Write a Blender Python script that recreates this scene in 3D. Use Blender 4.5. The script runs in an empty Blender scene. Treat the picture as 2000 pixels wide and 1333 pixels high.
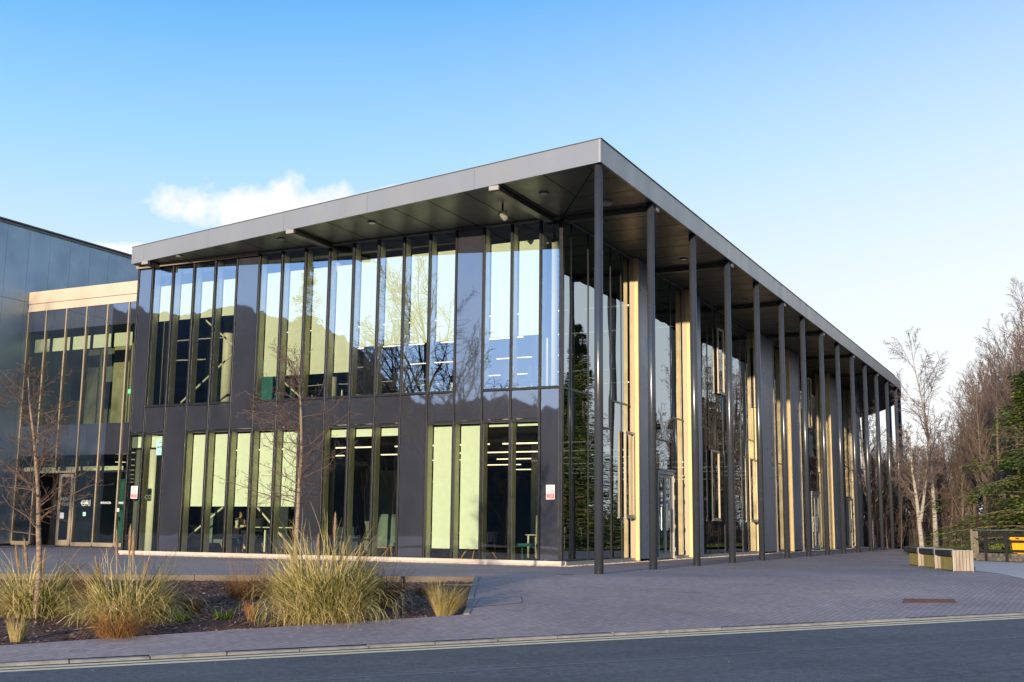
import bpy, bmesh, math, random
import numpy as np
from mathutils import Vector, Matrix, noise as mnoise
S = bpy.context.scene
COL = S.collection
R = math.radians
# ------------------------------------------------------------------ camera numbers (solved from the photograph)
FPX = 2248.477
CAM = np.array([10.34367, -25.50612, 1.06798])
PITCH, ROLL, YAW = 0.16007438, 0.01081195, -0.46138802
_cy, _sy = math.cos(YAW), math.sin(YAW)
CF = np.array([_sy*math.cos(PITCH), _cy*math.cos(PITCH), math.sin(PITCH)])
_u0 = np.array([-_sy*math.sin(PITCH), -_cy*math.sin(PITCH), math.cos(PITCH)])
_r0 = np.array([_cy, -_sy, 0])
CR = _r0*math.cos(ROLL) + _u0*math.sin(ROLL)
CU = -_r0*math.sin(ROLL) + _u0*math.cos(ROLL)
def ray(x, y): return CF + CR*(x-1000)/FPX - CU*(y-666.5)/FPX
def onY(x, y, Y): d = ray(x, y); return CAM + d*(Y-CAM[1])/d[1]
def onX(x, y, X): d = ray(x, y); return CAM + d*(X-CAM[0])/d[0]
def onZ(x, y, Z): d = ray(x, y); return CAM + d*(Z-CAM[2])/d[2]
def at(x, y, D): d = ray(x, y); return CAM + d*D/math.hypot(d[0], d[1])
# kerb line and ground heights
KA = np.array([-.95, -15.9]); KB = np.array([9.25, -3.44]); KU = (KB-KA)/np.linalg.norm(KB-KA); KN = np.array([-KU[1], KU[0]])
def ts(x, y):
    d = np.array([x, y]) - KA
    return float(d @ KN), float(d @ KU)
def zk(s): return max(-1.2, min(-.55 + .25*s/16.1, -.12))
def gz(x, y):
    t, s = ts(x, y); k = zk(s)
    if t < 0: return k - .05
    q = min(1, t/7.5)
    return k*(1-q)
def gp(x, y):
    d = ray(x, y); P = CAM
    for i in range(1, 8000):
        P = CAM + d*(4+i*.03)
        if P[2] < gz(P[0], P[1]): break
    return P
# ------------------------------------------------------------------ mesh helpers
ORG = {}
class MB:
    def __init__(s): s.v = []; s.f = []
    def add(s, vs, fs):
        n = len(s.v); s.v += [tuple(map(float, a)) for a in vs]; s.f += [tuple(i+n for i in f) for f in fs]
    def box(s, x0, y0, z0, x1, y1, z1):
        if x1 < x0: x0, x1 = x1, x0
        if y1 < y0: y0, y1 = y1, y0
        if z1 < z0: z0, z1 = z1, z0
        s.add([(x0,y0,z0),(x1,y0,z0),(x1,y1,z0),(x0,y1,z0),(x0,y0,z1),(x1,y0,z1),(x1,y1,z1),(x0,y1,z1)],
              [(3,2,1,0),(4,5,6,7),(0,1,5,4),(1,2,6,5),(2,3,7,6),(3,0,4,7)]); return s
    def cbox(s, c, sx, sy, sz, M=None):     # centred box with optional 3x3 rotation
        vs = []
        for dz in (-.5,.5):
            for dx, dy in ((-.5,-.5),(.5,-.5),(.5,.5),(-.5,.5)):
                p = Vector((dx*sx, dy*sy, dz*sz)); p = M @ p if M else p
                vs.append(Vector(c)+p)
        s.add(vs, [(3,2,1,0),(4,5,6,7),(0,1,5,4),(1,2,6,5),(2,3,7,6),(3,0,4,7)]); return s
    def quad(s, a, b, c, d): s.add([a,b,c,d], [(0,1,2,3)]); return s
    def poly(s, pts): s.add(pts, [tuple(range(len(pts)))]); return s
    def prism(s, pts, z0, z1):              # pts ccw plan polygon
        n = len(pts); vs = [(p[0],p[1],z0) for p in pts]+[(p[0],p[1],z1) for p in pts]
        fs = [tuple(range(n-1,-1,-1)), tuple(range(n, 2*n))]+[(i,(i+1)%n,n+(i+1)%n,n+i) for i in range(n)]
        s.add(vs, fs); return s
    def tube(s, pts, rad, n=6, cap=True):
        pts = [Vector(p) for p in pts]
        if not hasattr(rad, '__len__'): rad = [rad]*len(pts)
        rings = []; up = None
        for i, p in enumerate(pts):
            t = (pts[min(i+1,len(pts)-1)] - pts[max(i-1,0)])
            if t.length < 1e-9: t = Vector((0,0,1))
            t.normalize()
            if up is None: up = t.orthogonal().normalized()
            a = (up - t*up.dot(t))
            a = a.normalized() if a.length > 1e-6 else t.orthogonal().normalized()
            up = a; b = t.cross(a)
            rings.append([p + (a*math.cos(2*math.pi*k/n)+b*math.sin(2*math.pi*k/n))*rad[i] for k in range(n)])
        vs = [v for r in rings for v in r]; fs = []
        for i in range(len(pts)-1):
            for k in range(n):
                fs.append((i*n+k, i*n+(k+1)%n, (i+1)*n+(k+1)%n, (i+1)*n+k))
        if cap:
            fs.append(tuple(range(n-1,-1,-1))); m = (len(pts)-1)*n; fs.append(tuple(range(m, m+n)))
        s.add(vs, fs); return s
    def cyl(s, c, r, z0, z1, n=24): return s.tube([(c[0],c[1],z0),(c[0],c[1],z1)], r, n)
    def ball(s, c, r, n=8, sz=1):
        vs = []; fs = []
        for i in range(1, n):
            th = math.pi*i/n
            for k in range(n): vs.append((c[0]+r*math.sin(th)*math.cos(2*math.pi*k/n), c[1]+r*math.sin(th)*math.sin(2*math.pi*k/n), c[2]+r*sz*math.cos(th)))
        top = len(vs); vs += [(c[0],c[1],c[2]+r*sz),(c[0],c[1],c[2]-r*sz)]
        for i in range(n-2):
            for k in range(n): fs.append((i*n+k, (i+1)*n+k, (i+1)*n+(k+1)%n, i*n+(k+1)%n))
        for k in range(n):
            fs.append((top, k, (k+1)%n)); fs.append((top+1, (n-2)*n+(k+1)%n, (n-2)*n+k))
        s.add(vs, fs); return s
    def build(s, name, mat, parent=None, smooth=False, bevel=0):
        org = ORG.get(parent.name, (0,0,0)) if parent else (0,0,0)
        me = bpy.data.meshes.new(name)
        me.from_pydata([(a-org[0], b-org[1], c-org[2]) for a,b,c in s.v], [], s.f)
        if smooth: me.polygons.foreach_set('use_smooth', [True]*len(me.polygons))
        if mat: me.materials.append(mat)
        o = bpy.data.objects.new(name, me); COL.objects.link(o)
        if parent: o.parent = parent; ORG[o.name] = org
        if bevel:
            b = o.modifiers.new('bevel', 'BEVEL'); b.width = bevel; b.segments = 2; b.limit_method = 'ANGLE'
        return o
def box(name, mat, parent, *a, **k): return MB().box(*a).build(name, mat, parent, **k)
def tag(o, label, cat, group=None, kind=None):
    if label: o['label'] = label
    if cat: o['category'] = cat
    if group: o['group'] = group
    if kind: o['kind'] = kind
    return o
def thing(name, loc, label, cat, group=None, rz=0):
    e = bpy.data.objects.new(name, None); COL.objects.link(e); e.location = loc; e.rotation_euler = (0,0,rz)
    e.empty_display_size = .2; ORG[e.name] = tuple(loc) if rz == 0 else (0,0,0)
    return tag(e, label, cat, group)
def local(e): ORG[e.name] = (0,0,0); return e
def dup(o, parent=None):
    c = o.copy(); COL.objects.link(c)
    if parent: c.parent = parent
    for ch in list(o.children): dup(ch, c)
    return c
def struct(o): o['kind'] = 'structure'; return o
def add_text(s, size, M, mat, name, parent, extrude=.002, align='CENTER', font=None, sx=1):
    cu = bpy.data.curves.new('t', 'FONT'); cu.body = s; cu.size = size; cu.extrude = extrude; cu.align_x = align; cu.offset = size*.012
    t = bpy.data.objects.new('t', cu); COL.objects.link(t)
    bpy.context.view_layer.update()
    me = bpy.data.meshes.new_from_object(t.evaluated_get(bpy.context.evaluated_depsgraph_get()))
    bpy.data.objects.remove(t)
    org = ORG.get(parent.name, (0,0,0)) if parent else (0,0,0)
    me.transform(Matrix.Translation(Vector(org)*-1) @ M @ Matrix.Diagonal((sx,1,1,1)))
    me.materials.clear(); me.materials.append(mat)
    o = bpy.data.objects.new(name, me); COL.objects.link(o)
    if parent: o.parent = parent; ORG[o.name] = org
    return o
FACE_S = lambda x, y, z: Matrix.Translation((x,y,z)) @ Matrix.Rotation(R(90), 4, 'X')      # text facing -Y
def clip(poly, a, b):    # keep the part of a plan polygon on the left of the line a->b
    out = []
    for i in range(len(poly)):
        p, q = poly[i], poly[(i+1)%len(poly)]
        f = lambda w: (b[0]-a[0])*(w[1]-a[1])-(b[1]-a[1])*(w[0]-a[0])
        fp, fq = f(p), f(q)
        if fp >= 0: out.append(p)
        if fp*fq < 0:
            t = fp/(fp-fq); out.append((p[0]+(q[0]-p[0])*t, p[1]+(q[1]-p[1])*t))
    return out
# ------------------------------------------------------------------ materials
def nodes(name):
    m = bpy.data.materials.new(name); m.use_nodes = True; nt = m.node_tree
    return m, nt, nt.nodes['Principled BSDF'], nt.nodes['Material Output']
def N(nt, typ, **kw):
    n = nt.nodes.new(typ)
    for k, v in kw.items():
        if k in n.inputs: n.inputs[k].default_value = v
        else: setattr(n, k, v)
    return n
def coords(nt, scale=(1,1,1), rot=(0,0,0), loc=(0,0,0), world=False):
    g = N(nt, 'ShaderNodeNewGeometry').outputs['Position'] if world else N(nt, 'ShaderNodeTexCoord').outputs['Object']
    mp = N(nt, 'ShaderNodeMapping'); nt.links.new(g, mp.inputs['Vector'])
    mp.inputs['Scale'].default_value = scale; mp.inputs['Rotation'].default_value = rot; mp.inputs['Location'].default_value = loc
    return mp.outputs['Vector']
def mixc(nt, fac, a, b, typ='MIX'):
    m = N(nt, 'ShaderNodeMix', data_type='RGBA', blend_type=typ)
    for sock, v in ((m.inputs['Factor'], fac), (m.inputs['A'], a), (m.inputs['B'], b)):
        if hasattr(v, 'is_linked') or hasattr(v, 'links'): nt.links.new(v, sock)
        else: sock.default_value = v if not isinstance(v, tuple) else (v+(1,) if len(v)==3 else v)
    return m.outputs['Result']
def ramp(nt, fac, stops):
    r = N(nt, 'ShaderNodeValToRGB'); nt.links.new(fac, r.inputs['Fac']); cr = r.color_ramp
    while len(cr.elements) < len(stops): cr.elements.new(.5)
    for e, (p, c) in zip(cr.elements, stops):
        e.position = p; e.color = (c,c,c,1) if not isinstance(c, tuple) else c+(1,)
    return r.outputs['Color']
def noise(nt, vec, scale, detail=4, rough=.55, dist=0):
    n = N(nt, 'ShaderNodeTexNoise', Scale=scale, Detail=detail, Roughness=rough, Distortion=dist); nt.links.new(vec, n.inputs['Vector']); return n.outputs['Fac']
def pm(name, col, rough=.6, metal=0, var=.12, scale=3, bump=0, bscale=60, coat=0, col2=None, sub=None, stretch=(1,1,1), world=True):
    m, nt, b, out = nodes(name)
    v = coords(nt, stretch, world=world)
    f = noise(nt, v, scale)
    c2 = col2 or tuple(c*(1-var*2) for c in col); c1 = tuple(min(1,c*(1+var*.6)) for c in col)
    nt.links.new(ramp(nt, f, [(.3, c2), (.7, c1)]), b.inputs['Base Color'])
    b.inputs['Roughness'].default_value = rough; b.inputs['Metallic'].default_value = metal
    if coat: b.inputs['Coat Weight'].default_value = coat; b.inputs['Coat Roughness'].default_value = .08
    if rough > .15:
        f2 = noise(nt, v, scale*2.3)
        nt.links.new(ramp(nt, f2, [(.3, rough*.8), (.7, min(1, rough*1.2))]), b.inputs['Roughness'])
    if bump:
        bp = N(nt, 'ShaderNodeBump', Strength=bump, Distance=.02); nt.links.new(noise(nt, v, bscale), bp.inputs['Height']); nt.links.new(bp.outputs['Normal'], b.inputs['Normal'])
    return m
def glass(name, tint, ior=2.5, wob=.02, refl=(.92,.95,1), dirt=True):
    m, nt, b, out = nodes(name); nt.nodes.remove(b)
    tr = N(nt, 'ShaderNodeBsdfTransparent', Color=tint+(1,)); gl = N(nt, 'ShaderNodeBsdfGlossy', Color=refl+(1,), Roughness=0.0)
    fr = N(nt, 'ShaderNodeFresnel', IOR=ior); mx = N(nt, 'ShaderNodeMixShader')
    v = coords(nt, (.55,.55,.28), world=True)
    bp = N(nt, 'ShaderNodeBump', Strength=wob, Distance=1.0); nt.links.new(noise(nt, v, 1.1, 1.5), bp.inputs['Height'])
    nt.links.new(bp.outputs['Normal'], gl.inputs['Normal'])
    nt.links.new(fr.outputs[0], mx.inputs[0]); nt.links.new(tr.outputs[0], mx.inputs[1]); nt.links.new(gl.outputs[0], mx.inputs[2])
    nt.links.new(mx.outputs[0], out.inputs['Surface'])
    return m
def panelglass(name, col, ior=1.9, rough=.02):
    m, nt, b, out = nodes(name)
    v = coords(nt, (1,1,.35), world=True)
    f = noise(nt, v, 2.0, 5); st = noise(nt, coords(nt, (5,5,.22), world=True), 1.6, 5, .65)
    cc = ramp(nt, f, [(.35, tuple(c*.82 for c in col)), (.75, tuple(c*1.18 for c in col))])
    nt.links.new(mixc(nt, ramp(nt, st, [(.60, 0), (.74, .5)]), cc, tuple(c*2.2 for c in col)), b.inputs['Base Color'])
    b.inputs['Roughness'].default_value = rough+.3; b.inputs['Specular IOR Level'].default_value = .2
    gl = N(nt, 'ShaderNodeBsdfGlossy', Color=(.85,.9,1,1), Roughness=rough); fr = N(nt, 'ShaderNodeFresnel', IOR=ior); mx = N(nt, 'ShaderNodeMixShader')
    bp = N(nt, 'ShaderNodeBump', Strength=.012, Distance=1.0); nt.links.new(noise(nt, coords(nt, (.6,.6,.3), world=True), 1.0, 1), bp.inputs['Height']); nt.links.new(bp.outputs['Normal'], gl.inputs['Normal'])
    nt.links.new(fr.outputs[0], mx.inputs[0]); nt.links.new(b.outputs[0], mx.inputs[1]); nt.links.new(gl.outputs[0], mx.inputs[2]); nt.links.new(mx.outputs[0], out.inputs['Surface'])
    return m
def emit(name, col, st):
    m, nt, b, out = nodes(name); b.inputs['Base Color'].default_value = col+(1,); b.inputs['Emission Color'].default_value = col+(1,); b.inputs['Emission Strength'].default_value = st; return m
def foliage(name, cols, rough=.7, scale=1.5, trans=.25, shade=None):
    m, nt, b, out = nodes(name)
    f = noise(nt, coords(nt, world=True), scale, 4)
    ri = N(nt, 'ShaderNodeNewGeometry').outputs['Random Per Island']
    mm = N(nt, 'ShaderNodeMath', operation='MULTIPLY_ADD'); nt.links.new(ri, mm.inputs[0]); mm.inputs[1].default_value = .6; 
    m2 = N(nt, 'ShaderNodeMath', operation='MULTIPLY_ADD'); nt.links.new(f, m2.inputs[0]); m2.inputs[1].default_value = .9; m2.inputs[2].default_value = -.25
    nt.links.new(m2.outputs[0], mm.inputs[2])
    n = len(cols); c = ramp(nt, mm.outputs[0], [(.1+.8*i/max(1,n-1), cc) for i, cc in enumerate(cols)])
    nt.links.new(c, b.inputs['Base Color']); b.inputs['Roughness'].default_value = rough; b.inputs['Specular IOR Level'].default_value = .25
    if trans:
        t = N(nt, 'ShaderNodeBsdfTranslucent'); nt.links.new(c, t.inputs['Color']); mx = N(nt, 'ShaderNodeMixShader'); mx.inputs[0].default_value = trans
        nt.links.new(b.outputs[0], mx.inputs[1]); nt.links.new(t.outputs[0], mx.inputs[2]); nt.links.new(mx.outputs[0], out.inputs['Surface'])
    return m
M = {}
M['glass'] = glass('clear_glass', (.86,.92,.80), 3.9, .006, refl=(.74,.85,1))
M['joint'] = pm('joint_shadow_gap', (.006,.006,.006), .95)
M['glass_low'] = glass('clear_glass_low', (.77,.84,.73), 2.3, .006)
M['glass_side'] = glass('side_glass', (.05,.075,.075), 6.0, .008, refl=(.84,.94,1))
M['glass_wing'] = glass('wing_glass', (.60,.65,.54), 2.0, .010)
M['panel'] = panelglass('dark_glass_panel', (.031,.032,.040), 2.8)
M['black'] = pm('black_metal', (.018,.018,.022), .35, .3, .1)
M['fascia'] = pm('fascia_metal', (.295,.292,.29), .40, .40, .04, .6, stretch=(1,1,.2))
M['fascia_dark'] = pm('fascia_trim', (.12,.12,.12), .5, .4)
M['soffit'] = pm('soffit_metal', (.075,.073,.062), .36, .3, .06, .7)
M['column'] = pm('column_paint', (.058,.064,.078), .25, .35, .06, 1.5)
M['gold'] = pm('gold_metal', (.60,.44,.22), .45, .2, .05, .8)
M['champagne'] = pm('champagne_metal', (.36,.295,.215), .45, .35, .05, .8)
M['band'] = pm('band_metal', (.55,.465,.36), .45, .12, .05, .8)
M['frame'] = pm('pale_frame', (.33,.31,.28), .45, .3, .05)
M['greypanel'] = pm('grey_cladding', (.20,.22,.27), .33, .25, .05, .8)
M['hall'] = pm('hall_cladding', (.28,.36,.45), .46, .85, .05, .4)
M['stone'] = pm('plinth_stone', (.50,.43,.37), .8, 0, .08, 2, .15, 40)
M['inner'] = pm('inner_frame', (.62,.60,.46), .7)
M['blind'] = pm('blind_fabric', (.84,.90,.86), .9, 0, .03, 5)
M['white'] = pm('white_paint', (.80,.79,.72), .5, 0, .03)
M['ceil'] = pm('ceiling_dark', (.045,.045,.05), .8)
M['wall_in'] = pm('inner_wall_navy', (.030,.040,.065), .7)
M['wall_gr'] = pm('inner_wall_grey', (.16,.17,.16), .8)
M['wall_pale'] = pm('inner_wall_pale', (.42,.41,.34), .8)
M['carpet'] = pm('carpet', (.05,.05,.055), .95, 0, .2, 8)
M['strip'] = emit('lamp_strip', (1,.84,.58), 1.3)
M['teal'] = pm('teal_fabric', (.03,.20,.21), .85)
M['fabric'] = pm('grey_green_fabric', (.17,.23,.22), .9, 0, .1, 30)
M['beigefab'] = pm('beige_fabric', (.34,.32,.24), .9, 0, .1, 30)
M['darkfab'] = pm('dark_fabric', (.025,.03,.04), .85)
M['oak'] = pm('oak', (.50,.28,.09), .5, 0, .15, 6)
M['desk'] = pm('desk_top', (.70,.70,.60), .4)
M['red'] = pm('sign_red', (.62,.02,.03), .4, 0, .02)
M['signwhite'] = pm('sign_white', (.85,.83,.83), .35, 0, .02)
M['signgrey'] = pm('sign_grey', (.12,.12,.13), .5)
M['letter'] = pm('letter_white', (.85,.85,.85), .5, 0, .02)
M['letter_dim'] = pm('letter_grey', (.34,.40,.38), .5)
M['chrome'] = pm('steel', (.62,.60,.57), .22, .9, .03)
M['lens'] = pm('lamp_lens', (.55,.55,.5), .15)
M['skin'] = pm('skin', (.42,.24,.16), .5)
M['hair'] = pm('hair', (.05,.028,.016), .6)
M['jumper'] = pm('cream_jumper', (.62,.60,.50), .95, 0, .08, 30)
M['dark_cloth'] = pm('dark_cloth', (.02,.02,.025), .9)
M['screen'] = emit('screen_white', (.75,.8,.9), .6)
M['screen_g'] = emit('screen_green', (.35,.75,.08), .6)
M['exit'] = emit('exit_green', (.15,.8,.4), 1.0)
M['yellow'] = pm('yellow_plastic', (.80,.40,.012), .45, 0, .06)
M['rail'] = pm('dark_timber', (.014,.013,.014), .8, 0, .3, 9, .2, 40)
M['railboard'] = pm('peeling_board', (.16,.14,.12), .85, 0, .3, 7, .2, 40, col2=(.018,.016,.016))
M['railtop'] = pm('rail_cap', (.16,.19,.23), .4)
M['post'] = pm('fence_timber', (.17,.14,.10), .85, 0, .2, 10)
M['wire'] = pm('fence_wire', (.06,.065,.06), .6)
M['slat'] = pm('bench_slat', (.33,.265,.20), .8, 0, .18, 12, .2, 60, stretch=(1,1,.15), world=False)
M['slat_olive'] = pm('bench_slat_olive', (.30,.26,.09), .85, 0, .25, 10, .2, 60, stretch=(1,1,.15), world=False)  # yellower olive tone for the slats of the recessed bench base
M['seat'] = pm('bench_seat', (.022,.022,.026), .45, 0, .1)
M['concrete'] = pm('concrete', (.36,.35,.34), .9, 0, .12, 3, .3, 40)
M['edging'] = pm('edging_concrete', (.16,.125,.095), .9, 0, .15, 4, .3, 30)
M['rust'] = pm('rust_pavers', (.20,.09,.075), .9, 0, .25, 8, .4, 30)
M['litter'] = foliage('litter', [(.05,.03,.02),(.25,.2,.15),(.6,.6,.58)], trans=0)
M['litter_dark'] = foliage('litter_brown', [(.05,.02,.012),(.12,.06,.03),(.2,.12,.06)], trans=0)
M['stonechip'] = foliage('gravel_chip', [(.3,.25,.2),(.5,.42,.34),(.65,.58,.5)], trans=0)
M['bark_chip'] = foliage('bark_chip', [(.065,.026,.017),(.16,.068,.044),(.31,.15,.10),(.54,.38,.27)], trans=0, scale=6)
M['poster'] = pm('poster_mint', (.30,.62,.52), .6, 0, .05)
# ------------------------------------------------------------------ camera, sun, sky
cam = bpy.data.cameras.new('camera'); co = bpy.data.objects.new('camera', cam); COL.objects.link(co); S.camera = co
cam.sensor_width = 36; cam.lens = 36*FPX/2000; cam.clip_end = 5000; cam.clip_start = .1
mm = Matrix([[CR[0],CU[0],-CF[0],CAM[0]],[CR[1],CU[1],-CF[1],CAM[1]],[CR[2],CU[2],-CF[2],CAM[2]],[0,0,0,1]]); co.matrix_world = mm
SUN_AZ, SUN_EL = -5.0, 4.8      # azimuth from -Y towards -X
sv = Vector((-math.sin(R(SUN_AZ))*math.cos(R(SUN_EL)), -math.cos(R(SUN_AZ))*math.cos(R(SUN_EL)), math.sin(R(SUN_EL))))
sl = bpy.data.lights.new('sun', 'SUN'); sl.energy = 3.7; sl.angle = R(.5); sl.color = (1, .82, .58)
so = bpy.data.objects.new('sun', sl); COL.objects.link(so); so.rotation_euler = sv.to_track_quat('Z', 'Y').to_euler()
W = bpy.data.worlds.new('World'); S.world = W; W.use_nodes = True; nt = W.node_tree
bg = nt.nodes['Background']; sky = N(nt, 'ShaderNodeTexSky', sky_type='NISHITA', sun_disc=False, sun_elevation=R(SUN_EL), sun_rotation=R(180+SUN_AZ), altitude=50, air_density=1.0, dust_density=.6, ozone_density=1.6)
tc = N(nt, 'ShaderNodeTexCoord'); gen = tc.outputs['Generated']
sep = N(nt, 'ShaderNodeSeparateXYZ'); nt.links.new(gen, sep.inputs[0])
hs = N(nt, 'ShaderNodeHueSaturation', Saturation=1.12, Value=1.0); nt.links.new(sky.outputs[0], hs.inputs['Color'])
# thin bright haze low over the far woods, a real feature of the sky in that direction
def dotv(vec):
    d = N(nt, 'ShaderNodeVectorMath', operation='DOT_PRODUCT'); nt.links.new(gen, d.inputs[0]); d.inputs[1].default_value = vec; return d.outputs['Value']
def mth(op, a, b=None, c=None):
    n = N(nt, 'ShaderNodeMath', operation=op)
    for i, v in enumerate((a, b, c)):
        if v is None: continue
        if hasattr(v, 'links'): nt.links.new(v, n.inputs[i])
        else: n.inputs[i].default_value = v
    return n.outputs[0]
SKYG = ramp(nt, sep.outputs['Z'], [(0.0, (.97,.98,1.0)), (.10, (.90,.95,1.0)), (.20, (.70,.86,1.0)), (.31, (.37,.70,1.0)), (.44, (.095,.43,.95)), (.58, (.16,.36,.68)), (1.0, (.19,.29,.48))])
SKYSTR, SKYMIX = 6.0, .86
g2 = N(nt, 'ShaderNodeVectorMath', operation='SCALE'); nt.links.new(SKYG, g2.inputs[0]); g2.inputs['Scale'].default_value = SKYSTR
skyc = mixc(nt, SKYMIX, hs.outputs[0], g2.outputs[0])
# haze: whiter towards +X+Y horizon
hz = mth('MULTIPLY', mth('POWER', mth('MAXIMUM', dotv((.25,.96,.05)), 0.0), 5.0), 1.0)
hzz = mth('MULTIPLY', hz, mth('POWER', mth('SUBTRACT', 1.0, mth('MINIMUM', mth('MULTIPLY', mth('MAXIMUM', sep.outputs['Z'], 0.0), 1.75), 1.0)), .62))
skyc = mixc(nt, hzz, skyc, (5.75,5.75,5.8))
sd_ = mth('POWER', mth('MAXIMUM', dotv((-.48,-.86,.17)), 0.0), 2.0)
skyc = mixc(nt, sd_, skyc, mixc(nt, 1.0, skyc, (1.25,1.50,1.95), 'MULTIPLY'))
# small cumulus
cd = ray(500, 405); cd = cd/np.linalg.norm(cd); ch = np.array([cd[1], -cd[0], 0]); ch /= np.linalg.norm(ch); cv = np.cross(ch, cd)
u = dotv(tuple(ch)); v = dotv(tuple(cv)); w = dotv(tuple(cd))
cn = N(nt, 'ShaderNodeTexNoise', Scale=26.0, Detail=8.0, Roughness=.6); nt.links.new(gen, cn.inputs['Vector'])
cn2 = N(nt, 'ShaderNodeTexNoise', Scale=9.0, Detail=3.0, Roughness=.5); nt.links.new(gen, cn2.inputs['Vector'])
def blob(u0, v0, a, b):
    du = mth('DIVIDE', mth('SUBTRACT', u, u0), a); dv = mth('DIVIDE', mth('SUBTRACT', v, v0), b)
    return mth('SUBTRACT', 1.0, mth('ADD', mth('MULTIPLY', du, du), mth('MULTIPLY', dv, dv)))
bl = mth('MAXIMUM', mth('MAXIMUM', blob(-.040, .000, .050, .026), blob(.045, -.010, .075, .034)), mth('MAXIMUM', blob(.13, .012, .05, .015), blob(-.10, -.05, .06, .014)))
dens = mth('ADD', mth('MULTIPLY', mth('MAXIMUM', bl, -1.0), .55), mth('ADD', mth('MULTIPLY', mth('SUBTRACT', cn.outputs['Fac'], .5), 1.7), mth('MULTIPLY', mth('SUBTRACT', cn2.outputs['Fac'], .5), .8)))
cl = mth('MULTIPLY', ramp(nt, dens, [(-.02, 0), (.38, 1)]), mth('GREATER_THAN', w, .5))
skyc = mixc(nt, mth('MULTIPLY', cl, 1.0), skyc, (5.7,5.65,5.7))
nt.links.new(skyc, bg.inputs['Color']); bg.inputs['Strength'].default_value = .10
S.view_settings.view_transform = 'Standard'; S.view_settings.look = 'None'; S.view_settings.exposure = 0.9; S.view_settings.gamma = 1
S.render.engine = 'CYCLES'
S.cycles.max_bounces = 10; S.cycles.transparent_max_bounces = 16; S.cycles.glossy_bounces = 4; S.cycles.diffuse_bounces = 3
S.cycles.sample_clamp_indirect = 6; S.cycles.caustics_reflective = False; S.cycles.caustics_refractive = False
# ------------------------------------------------------------------ ground materials
def m_paver():
    m, nt, b, out = nodes('block_paving')
    ang = math.atan2(KU[1], KU[0])
    v = coords(nt, (1,1,1), (0,0,-ang-R(38)))
    br = N(nt, 'ShaderNodeTexBrick', Scale=1.0); nt.links.new(v, br.inputs['Vector'])
    br.inputs['Color1'].default_value = (.43,.335,.31,1); br.inputs['Color2'].default_value = (.36,.285,.268,1); br.inputs['Mortar'].default_value = (.20,.165,.16,1)
    br.inputs['Brick Width'].default_value = .21; br.inputs['Row Height'].default_value = .105; br.inputs['Mortar Size'].default_value = .006; br.inputs['Mortar Smooth'].default_value = .3
    v2 = coords(nt, world=True)
    big = ramp(nt, noise(nt, v2, .22, 5, .6), [(.3, (.72,.72,.77)), (.7, (1.18,1.12,1.08))])
    fine = ramp(nt, noise(nt, v2, 9, 6, .75), [(.3, .74), (.72, 1.2)])
    c = mixc(nt, 1.0, mixc(nt, 1.0, br.outputs['Color'], big, 'MULTIPLY'), fine, 'MULTIPLY')
    sp = noise(nt, v2, 2.1, 2); c = mixc(nt, ramp(nt, sp, [(.70, 0), (.78, .25)]), c, (.09,.08,.085))
    for sc_, th, cc, am in ((1.9,.05,(.62,.6,.58),.6),(1.15,.06,(.12,.11,.11),.6),(.55,.10,(.20,.17,.165),.45)):
        vo = N(nt, 'ShaderNodeTexVoronoi', Scale=sc_); nt.links.new(v2, vo.inputs['Vector']); lt_ = N(nt, 'ShaderNodeMath', operation='LESS_THAN'); nt.links.new(vo.outputs['Distance'], lt_.inputs[0]); lt_.inputs[1].default_value = th
        ml = N(nt, 'ShaderNodeMath', operation='MULTIPLY'); nt.links.new(lt_.outputs[0], ml.inputs[0]); ml.inputs[1].default_value = am; c = mixc(nt, ml.outputs[0], c, cc)
    nt.links.new(c, b.inputs['Base Color']); b.inputs['Roughness'].default_value = .82; b.inputs['Specular IOR Level'].default_value = .3
    bp = N(nt, 'ShaderNodeBump', Strength=.6, Distance=.006); nt.links.new(br.outputs['Fac'], bp.inputs['Height']); bp.invert = True
    bp2 = N(nt, 'ShaderNodeBump', Strength=.35, Distance=.006); nt.links.new(noise(nt, v2, 45, 4), bp2.inputs['Height']); nt.links.new(bp.outputs[0], bp2.inputs['Normal']); nt.links.new(bp2.outputs[0], b.inputs['Normal'])
    return m
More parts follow.
